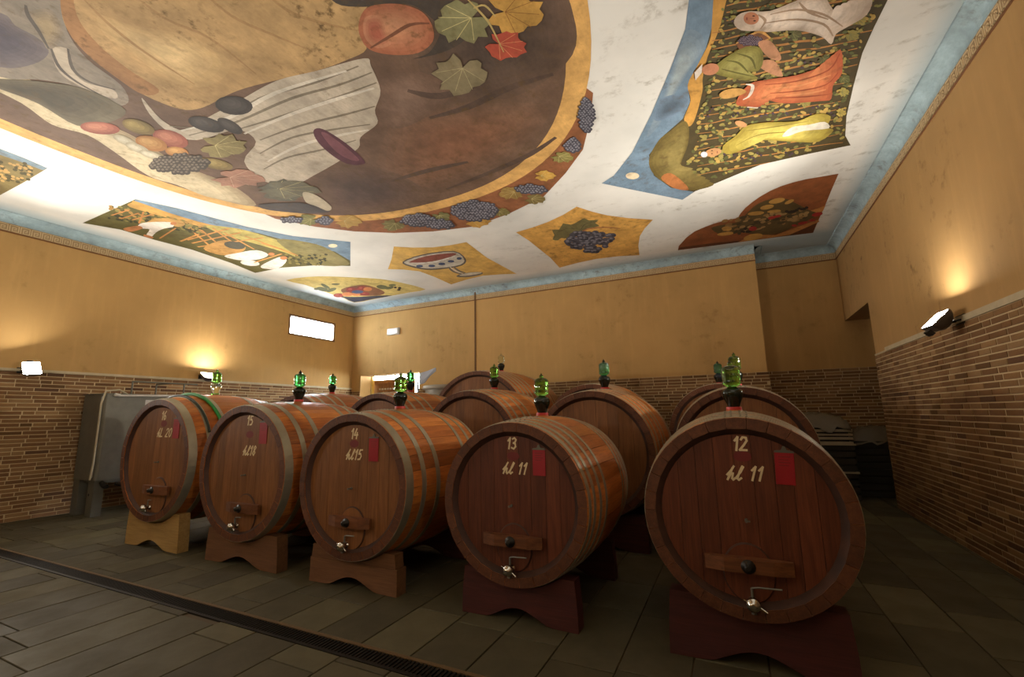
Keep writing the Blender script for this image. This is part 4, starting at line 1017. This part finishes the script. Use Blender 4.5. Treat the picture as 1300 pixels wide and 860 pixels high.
p.soft('white_robed_figure', [(590, 95), (608, 62), (655, 46), (740, 45), (850, 2), (950, -30), (1000, 40), (1060, 72), (1090, 10), (1120, -20), (1162, -5), (1140, 60), (1065, 108), (1012, 140), (992, 183), (950, 150), (850, 125), (740, 132), (690, 128), (620, 125)], '#bfa992', '#dcc9b4', 5, .45, sm=3)
p.strokes('robe_folds', [[(740, 60), (850, 40), (960, 60), (1040, 110)], [(720, 95), (850, 80), (960, 100), (1000, 150)], [(690, 60), (720, 85), (700, 120)], [(860, 10), (900, 50), (980, 80)]], '#a08468', .022)
p.ell('face', [(662, 76, 32, 26)], '#b8744d'); p.ell('eye', [(672, 66, 6, 3), (676, 86, 6, 3)], '#4a2f22', 0, 8); p.ell('mouth', [(644, 77, 3, 7)], '#8a3f30', 0, 8); p.strokes('nose', [[(674, 76), (656, 77)]], '#8f5638', .01)
p.poly('grape_basket', [(598, 178), (690, 130), (742, 158), (660, 192), (620, 222)], '#7d4d2b', 1); p.strokes('basket_edge', [[(600, 180), (690, 132), (742, 158)], [(620, 220), (660, 192), (742, 158)]], '#c9913e', .025); p.grapes(660, 168, 48, 20, 24, 7, '#4a3a44', '#75646c', 4)
p.poly('bare_legs', [(690, 178), (740, 168), (782, 225), (778, 250), (730, 235)], '#b88057'); p.poly('bare_legs', [(690, 255), (755, 250), (792, 310), (760, 312), (700, 280)], '#b88057')
p.soft('olive_dress', [(512, 275), (560, 235), (640, 193), (700, 198), (712, 250), (692, 292), (645, 300), (692, 322), (640, 333), (560, 318), (510, 302)], '#787029', '#9c9447', 5, .45, sm=3)
p.strokes('olive_folds', [[(560, 250), (610, 260), (650, 300)], [(600, 220), (660, 240), (680, 285)], [(540, 285), (600, 300), (680, 318)]], '#656024', .02)
p.ell('face', [(494, 286, 36, 24, -.2)], '#b4734c'); p.poly('cap', [(432, 332), (428, 300), (460, 264), (458, 300)], '#d4c6b6', 1)
p.soft('orange_dress', [(598, 425), (650, 350), (720, 330), (850, 310), (960, 268), (1030, 203), (1037, 300), (1000, 350), (992, 408), (950, 417), (800, 427), (720, 412), (700, 440), (640, 440)], '#b05427', '#d27a40', 5, .45, sm=3)
p.strokes('dress_folds', [[(720, 350), (850, 335), (980, 290), (1028, 220)], [(740, 385), (860, 375), (970, 350), (1020, 300)], [(760, 405), (880, 400), (980, 390)]], '#9a431c', .024)
p.strokes('dress_lights', [[(760, 365), (870, 352), (990, 310)], [(800, 395), (900, 385), (970, 370)]], '#d98a4c', .024)
p.poly('blond_hair', [(530, 390), (560, 370), (612, 364), (642, 380), (590, 402), (545, 407)], '#ba8a3c'); p.strokes('white_collar', [[(640, 348), (668, 355), (655, 395), (628, 412)], [(645, 442), (690, 446)]], '#d8cab8', .035)
p.soft('yellow_dress', [(545, 602), (600, 560), (640, 520), (730, 505), (850, 500), (930, 470), (990, 480), (975, 525), (1002, 538), (940, 585), (830, 585), (700, 580), (620, 622), (560, 637)], '#9c8726', '#c6b348', 5, .45, sm=3)
p.strokes('yellow_folds', [[(600, 600), (700, 555), (850, 540), (960, 500)], [(640, 540), (750, 525), (900, 500)]], '#837220', .02)
p.poly('white_lining', [(790, 560), (830, 525), (900, 515), (965, 503), (982, 530), (880, 540), (815, 562)], '#d6cdb8', 3); p.ell('face', [(505, 629, 34, 17, -.2)], '#ba854f'); p.ell('face', [(620, 512, 26, 12, .3)], '#ba854f')
p.ell('eye', [(500, 622, 4, 2), (500, 634, 4, 2)], '#4a2f22', 0, 8); p.ell('mouth', [(522, 628, 2, 5)], '#8a4a38', 0, 8); p.ell('white_cap', [(468, 638, 14, 12)], '#b9bcc4')

# --- grape pressing panel
p = Painting('long ceiling panel of white-clad workers at a wooden wine press, by the left wall')
p.fr(80, 240, 3.421)
base = [(85, 148), (200, 97), (315, 45), (500, 85), (800, 165), (1000, 205), (1248, 230), (1248, 335), (1100, 332), (950, 342), (835, 365), (730, 322), (560, 264), (400, 222), (250, 177)]
p.poly('green_field', base, '#5f582a', 1)
p.poly('painted_sky', [(315, 45), (500, 85), (800, 165), (1000, 205), (1248, 230), (1248, 312), (1180, 272), (1000, 232), (850, 192), (640, 160), (480, 120), (300, 66)], '#71899b', 1)
p.poly('golden_ridge', [(300, 58), (320, 55), (480, 110), (640, 155), (760, 175), (640, 172), (470, 130), (290, 78)], '#c2913c')
p.poly('pale_hill', [(620, 160), (760, 172), (900, 212), (1050, 265), (1030, 300), (960, 275), (860, 245), (700, 200)], '#b8a64d'); p.poly('far_hill', [(930, 218), (1100, 240), (1200, 290), (1240, 330), (1100, 330), (1000, 280)], '#877c44')
p.ell('painted_sun', [(1172, 247, 20, 8)], '#e8d0a8')
rnd = random.Random(8); L1, L2_, L3_ = [], [], []
for k in range(150):
    t = rnd.random(); x = 200 + t * 420; y = 88 + t * 85 + rnd.uniform(-22, 40) * (1 - .3 * t); (L1, L2_, L3_)[k % 3].append((x, y, rnd.uniform(6, 14), rnd.uniform(3, 6), .3))
for k in range(90):
    x = rnd.uniform(960, 1150); y = rnd.uniform(285, 330); (L1, L3_)[k % 2].append((x, y, 8, 4, .2))
p.ell('vine_foliage', L1, '#3c3a22', .3, 7); p.ell('vine_foliage', L2_, '#a8803a', .3, 7); p.ell('vine_foliage', L3_, '#857a3c', .3, 7)
p.strokes('vine_posts', [[(250, 130), (330, 105)], [(210, 115), (290, 90)], [(300, 135), (390, 110)], [(420, 215), (490, 170)], [(330, 150), (350, 100)], [(430, 160), (520, 150)]], '#b97a35', .06)
p.poly('oxen', [(340, 160), (400, 130), (470, 128), (530, 150), (500, 165), (440, 150), (380, 170)], '#bd8f45')
p.poly('white_worker', [(325, 163), (345, 148), (420, 143), (475, 147), (478, 165), (440, 172), (405, 188), (382, 210), (362, 200), (376, 176), (345, 172)], '#dacfc0', 3); p.poly('worker_legs', [(262, 172), (325, 160), (345, 172), (290, 186)], '#b9743c'); p.poly('worker_legs', [(355, 198), (390, 208), (385, 215), (352, 206)], '#b9743c')
p.strokes('press_beams', [[(540, 222), (720, 172)], [(560, 236), (770, 190)], [(585, 252), (870, 212)], [(600, 178), (700, 262)], [(650, 170), (760, 250)], [(700, 190), (830, 262)], [(570, 190), (640, 250)], [(790, 205), (1010, 285)], [(510, 228), (590, 196)]], '#c98a3a', .09)
p.poly('press_tub', [(610, 258), (700, 222), (790, 250), (770, 276), (690, 288)], '#ba883c'); p.ell('pressed_grapes', [(745, 245, 46, 16, .15)], '#4d4a3a')
p.poly('white_worker', [(700, 292), (760, 278), (840, 266), (892, 286), (850, 306), (770, 310)], '#d8cfc3', 3); p.poly('white_worker', [(858, 336), (900, 312), (950, 294), (972, 312), (935, 345), (880, 347)], '#d8cfc3', 3); p.ell('white_worker', [(812, 322, 42, 12, .1)], '#d8cfc3')
p.strokes('beam', [[(830, 320), (950, 282)], [(860, 235), (1020, 290)]], '#c98a3a', .09); p.ell('face', [(905, 283, 14, 7), (958, 300, 16, 8), (480, 150, 14, 7)], '#b9743c')

# --- goblet panel
p = Painting('yellow ceiling panel with a jewelled goblet of red wine')
p.fr(480, 250, 3.611)
p.poly('yellow_ground', [(72, 228), (160, 233), (250, 232), (330, 222), (405, 208), (500, 280), (635, 353), (560, 356), (480, 362), (405, 380), (335, 402), (260, 368), (190, 342), (120, 334), (45, 332), (62, 285)], '#d2a648', 1, .2)
p.poly('bowl_outline', [(112, 298), (200, 265), (345, 248), (402, 285), (385, 315), (300, 331), (220, 335), (145, 320)], '#5f574e', 3); p.poly('bowl', [(120, 299), (202, 270), (344, 253), (394, 285), (378, 311), (300, 325), (222, 329), (152, 315)], '#bdb7a6', 3)
p.poly('wine', [(140, 302), (220, 272), (340, 258), (352, 268), (250, 296)], '#8a4a3c', 3); p.strokes('rim_line', [[(130, 303), (250, 301), (352, 272)]], '#e0dbce', .05)
p.ell('blue_jewels', [(190, 318, 16, 6), (246, 317, 16, 6), (292, 308, 16, 6), (334, 296, 15, 6), (372, 283, 12, 6)], '#3d4d70')
p.strokes('stem', [[(322, 322), (350, 345), (410, 360)], [(345, 320), (372, 340), (415, 355)]], '#6f675c', .07); p.strokes('stem_light', [[(330, 322), (360, 342), (405, 357)]], '#cdc7b8', .05)
p.ell('foot', [(420, 357, 62, 10, -.12)], '#6f675c'); p.ell('foot_light', [(424, 354, 52, 6, -.12)], '#c5bfae')

# --- grape bunch panel
p = Painting('orange-yellow ceiling panel with one dark bunch of grapes and a leaf')
p.fr(480, 250, 3.611)
p.poly('yellow_ground', [(632, 163), (710, 140), (780, 115), (850, 82), (910, 45), (980, 68), (1050, 85), (1150, 98), (1260, 105), (1222, 145), (1200, 180), (1193, 225), (1198, 268), (1100, 273), (1000, 285), (915, 303), (832, 325), (790, 280), (740, 240), (690, 200)], '#d19a3a', 1, .6)
p.poly('vine_leaf', [(800, 196), (808, 175), (798, 152), (830, 150), (848, 122), (885, 128), (925, 108), (945, 98), (968, 108), (1012, 105), (995, 120), (1015, 135), (960, 145), (930, 158), (895, 168), (870, 192), (840, 188), (825, 200)], '#6b6238', 2)
p.strokes('leaf_veins', [[(930, 150), (870, 145), (820, 165)], [(930, 150), (950, 125), (990, 115)], [(900, 150), (880, 135)]], '#4c4728', .02); p.strokes('stalk', [[(930, 165), (960, 148), (1040, 140), (1110, 146)]], '#a8653a', .05)
L = [(rnd.uniform(862, 1078), rnd.uniform(160, 262)) for _ in range(500)]
tri = [(858, 205), (900, 165), (980, 158), (1080, 172), (1075, 190), (1045, 215), (1035, 250), (985, 266), (940, 245), (900, 235)]
L = [q for q in L if inside(q, tri)][:130]
p.ell('painted_grapes', [(a, b2, 16, 9) for a, b2 in L], '#4b4850', .2, 10); p.ell('grape_highlights', [(a - 3, b2 - 2, 8, 4) for a, b2 in L[::2]], '#77747c', .2, 8); p.ell('grape_shadows', [(a + 5, b2 + 3, 8, 3) for a, b2 in L[1::3]], '#33313a', .2, 8)

# --- fruit lunettes in the corners
p = Painting('small yellow lunette with a fruit basket, in the far left ceiling corner')
p.fr(380, 360, 5.417)
p.poly('yellow_ground', [(-92, -22), (60, -45), (200, -48), (360, -42), (560, -30), (700, -5), (868, 40), (760, 62), (640, 84), (500, 112), (378, 132), (300, 100), (180, 60), (40, 10)], '#d0b660', 2, .2)
p.poly('dark_cloth', [(232, 84), (310, 100), (378, 130), (500, 108), (640, 84), (540, 84), (420, 92), (330, 92)], '#40404c', 2); p.poly('basket', [(290, 40), (400, 12), (480, 15), (582, 55), (560, 80), (440, 85), (320, 75)], '#8a5a35', 3)
p.soft_ell('red_fruit', [(360, 45, 40, 18), (270, 82, 36, 14), (430, 35, 36, 16), (450, 72, 34, 12)], '#96382a', '#b9553c', 2); p.ell('orange_fruit', [(330, 75, 38, 14), (390, 75, 30, 12), (470, 40, 30, 14)], '#cf7a35', .1); p.ell('blue_plums', [(400, 58, 40, 12)], '#4d5a78', .1)
p.ell('olive_leaves', [(160, 40, 42, 14, .2), (220, 45, 36, 12, -.3), (180, 20, 36, 10, .5), (570, 25, 40, 14, .1), (620, 30, 30, 10, -.2), (640, 12, 26, 7), (250, 5, 30, 6), (120, 38, 20, 8)], '#68663f', .1); p.ell('dark_berries', [(660, 28, 10, 6), (690, 32, 12, 8), (685, 44, 12, 6)], '#3f3428', .1)

p = Painting('brown double-arched lunette with fruit and flowers, near the right wall')
p.fr(850, 210, 5.652)
p.poly('brown_ground', [(1213, 60), (1165, 170), (1120, 280), (1075, 380), (1030, 485), (780, 515), (500, 552), (280, 582), (60, 610), (66, 580), (120, 520), (180, 475), (260, 440), (330, 415), (400, 396), (490, 378), (510, 345), (545, 305), (600, 260), (650, 225), (720, 185), (800, 150), (890, 122), (980, 100), (1100, 80)], '#8c4d1f', 1, .3)
p.poly('dark_table', [(60, 608), (66, 590), (300, 560), (500, 540), (800, 480), (1060, 400), (1030, 485), (780, 515), (500, 552), (280, 582)], '#5f3314', 1)
p.poly('golden_edge', [(490, 552), (600, 500), (760, 500), (1068, 390), (1075, 405), (860, 500), (780, 512)], '#b5762e', 1); p.poly('golden_edge', [(1000, 330), (1118, 290), (1100, 330), (1000, 360)], '#b5762e', 1)
p.poly('foliage_mass', [(300, 450), (420, 420), (500, 400), (600, 300), (700, 250), (830, 240), (900, 270), (1000, 320), (1060, 350), (980, 400), (800, 480), (650, 500), (500, 480), (380, 500)], '#5d4a24')
rnd = random.Random(21); A, B_, Cc = [], [], []
for k in range(90): 
    t = rnd.random(); (A, B_, Cc)[k % 3].append((380 + t * 640, 460 - t * 120 + rnd.uniform(-70, 60) * (1 - .4 * t), rnd.uniform(14, 30), rnd.uniform(6, 12), -.25))
p.ell('brown_flowers', A, '#8f6a34', .2, 8); p.ell('dark_leaves', B_, '#4a3c22', .2, 8); p.ell('pale_flowers', Cc, '#9c7a44', .2, 8)
p.ell('yellow_leaves', [(770, 255, 60, 18, -.2), (860, 262, 36, 12, -.4), (700, 300, 50, 16, -.2), (620, 345, 60, 14, -.1), (750, 330, 50, 10, -.1), (410, 455, 36, 16, 0), (400, 492, 60, 12, -.1), (600, 515, 70, 22, -.2)], '#bf8c34', .1)
p.ell('dark_grapes', [(840 + 18 * k, 335 - 4 * k + rnd.uniform(-8, 8), 14, 9) for k in range(9)] + [(520 + 12 * k, 460 + rnd.uniform(-18, 18), 12, 9) for k in range(7)], '#33281f', .1, 8)
p.ell('red_fruit', [(598, 455, 30, 16, -.1), (735, 376, 30, 11, -.2), (775, 366, 26, 9, -.2), (1060, 352, 40, 14, -.2), (955, 414, 36, 10, -.2), (895, 432, 20, 8), (1025, 395, 24, 8)], '#a52318', .1)

p = Painting('olive harvest panel cut by the left frame edge on the ceiling')
p.fr(0, 180, 2.766)
p.poly('olive_field', [(-300, -60), (0, 25), (90, 60), (167, 93), (80, 145), (0, 188), (-300, 300)], '#7b6a3c', 1)
p.poly('painted_sky', [(-300, -60), (0, 25), (90, 60), (167, 93), (150, 100), (60, 66), (0, 46), (-300, -10)], '#70828c', 1)
p.ell('vine_foliage', [(rnd.uniform(-200, 110), rnd.uniform(70, 150), 9, 5, .3) for _ in range(90)], '#4d4526', .2, 7); p.ell('vine_foliage', [(rnd.uniform(-200, 110), rnd.uniform(70, 140), 8, 4, .3) for _ in range(70)], '#b08a48', .2, 7)
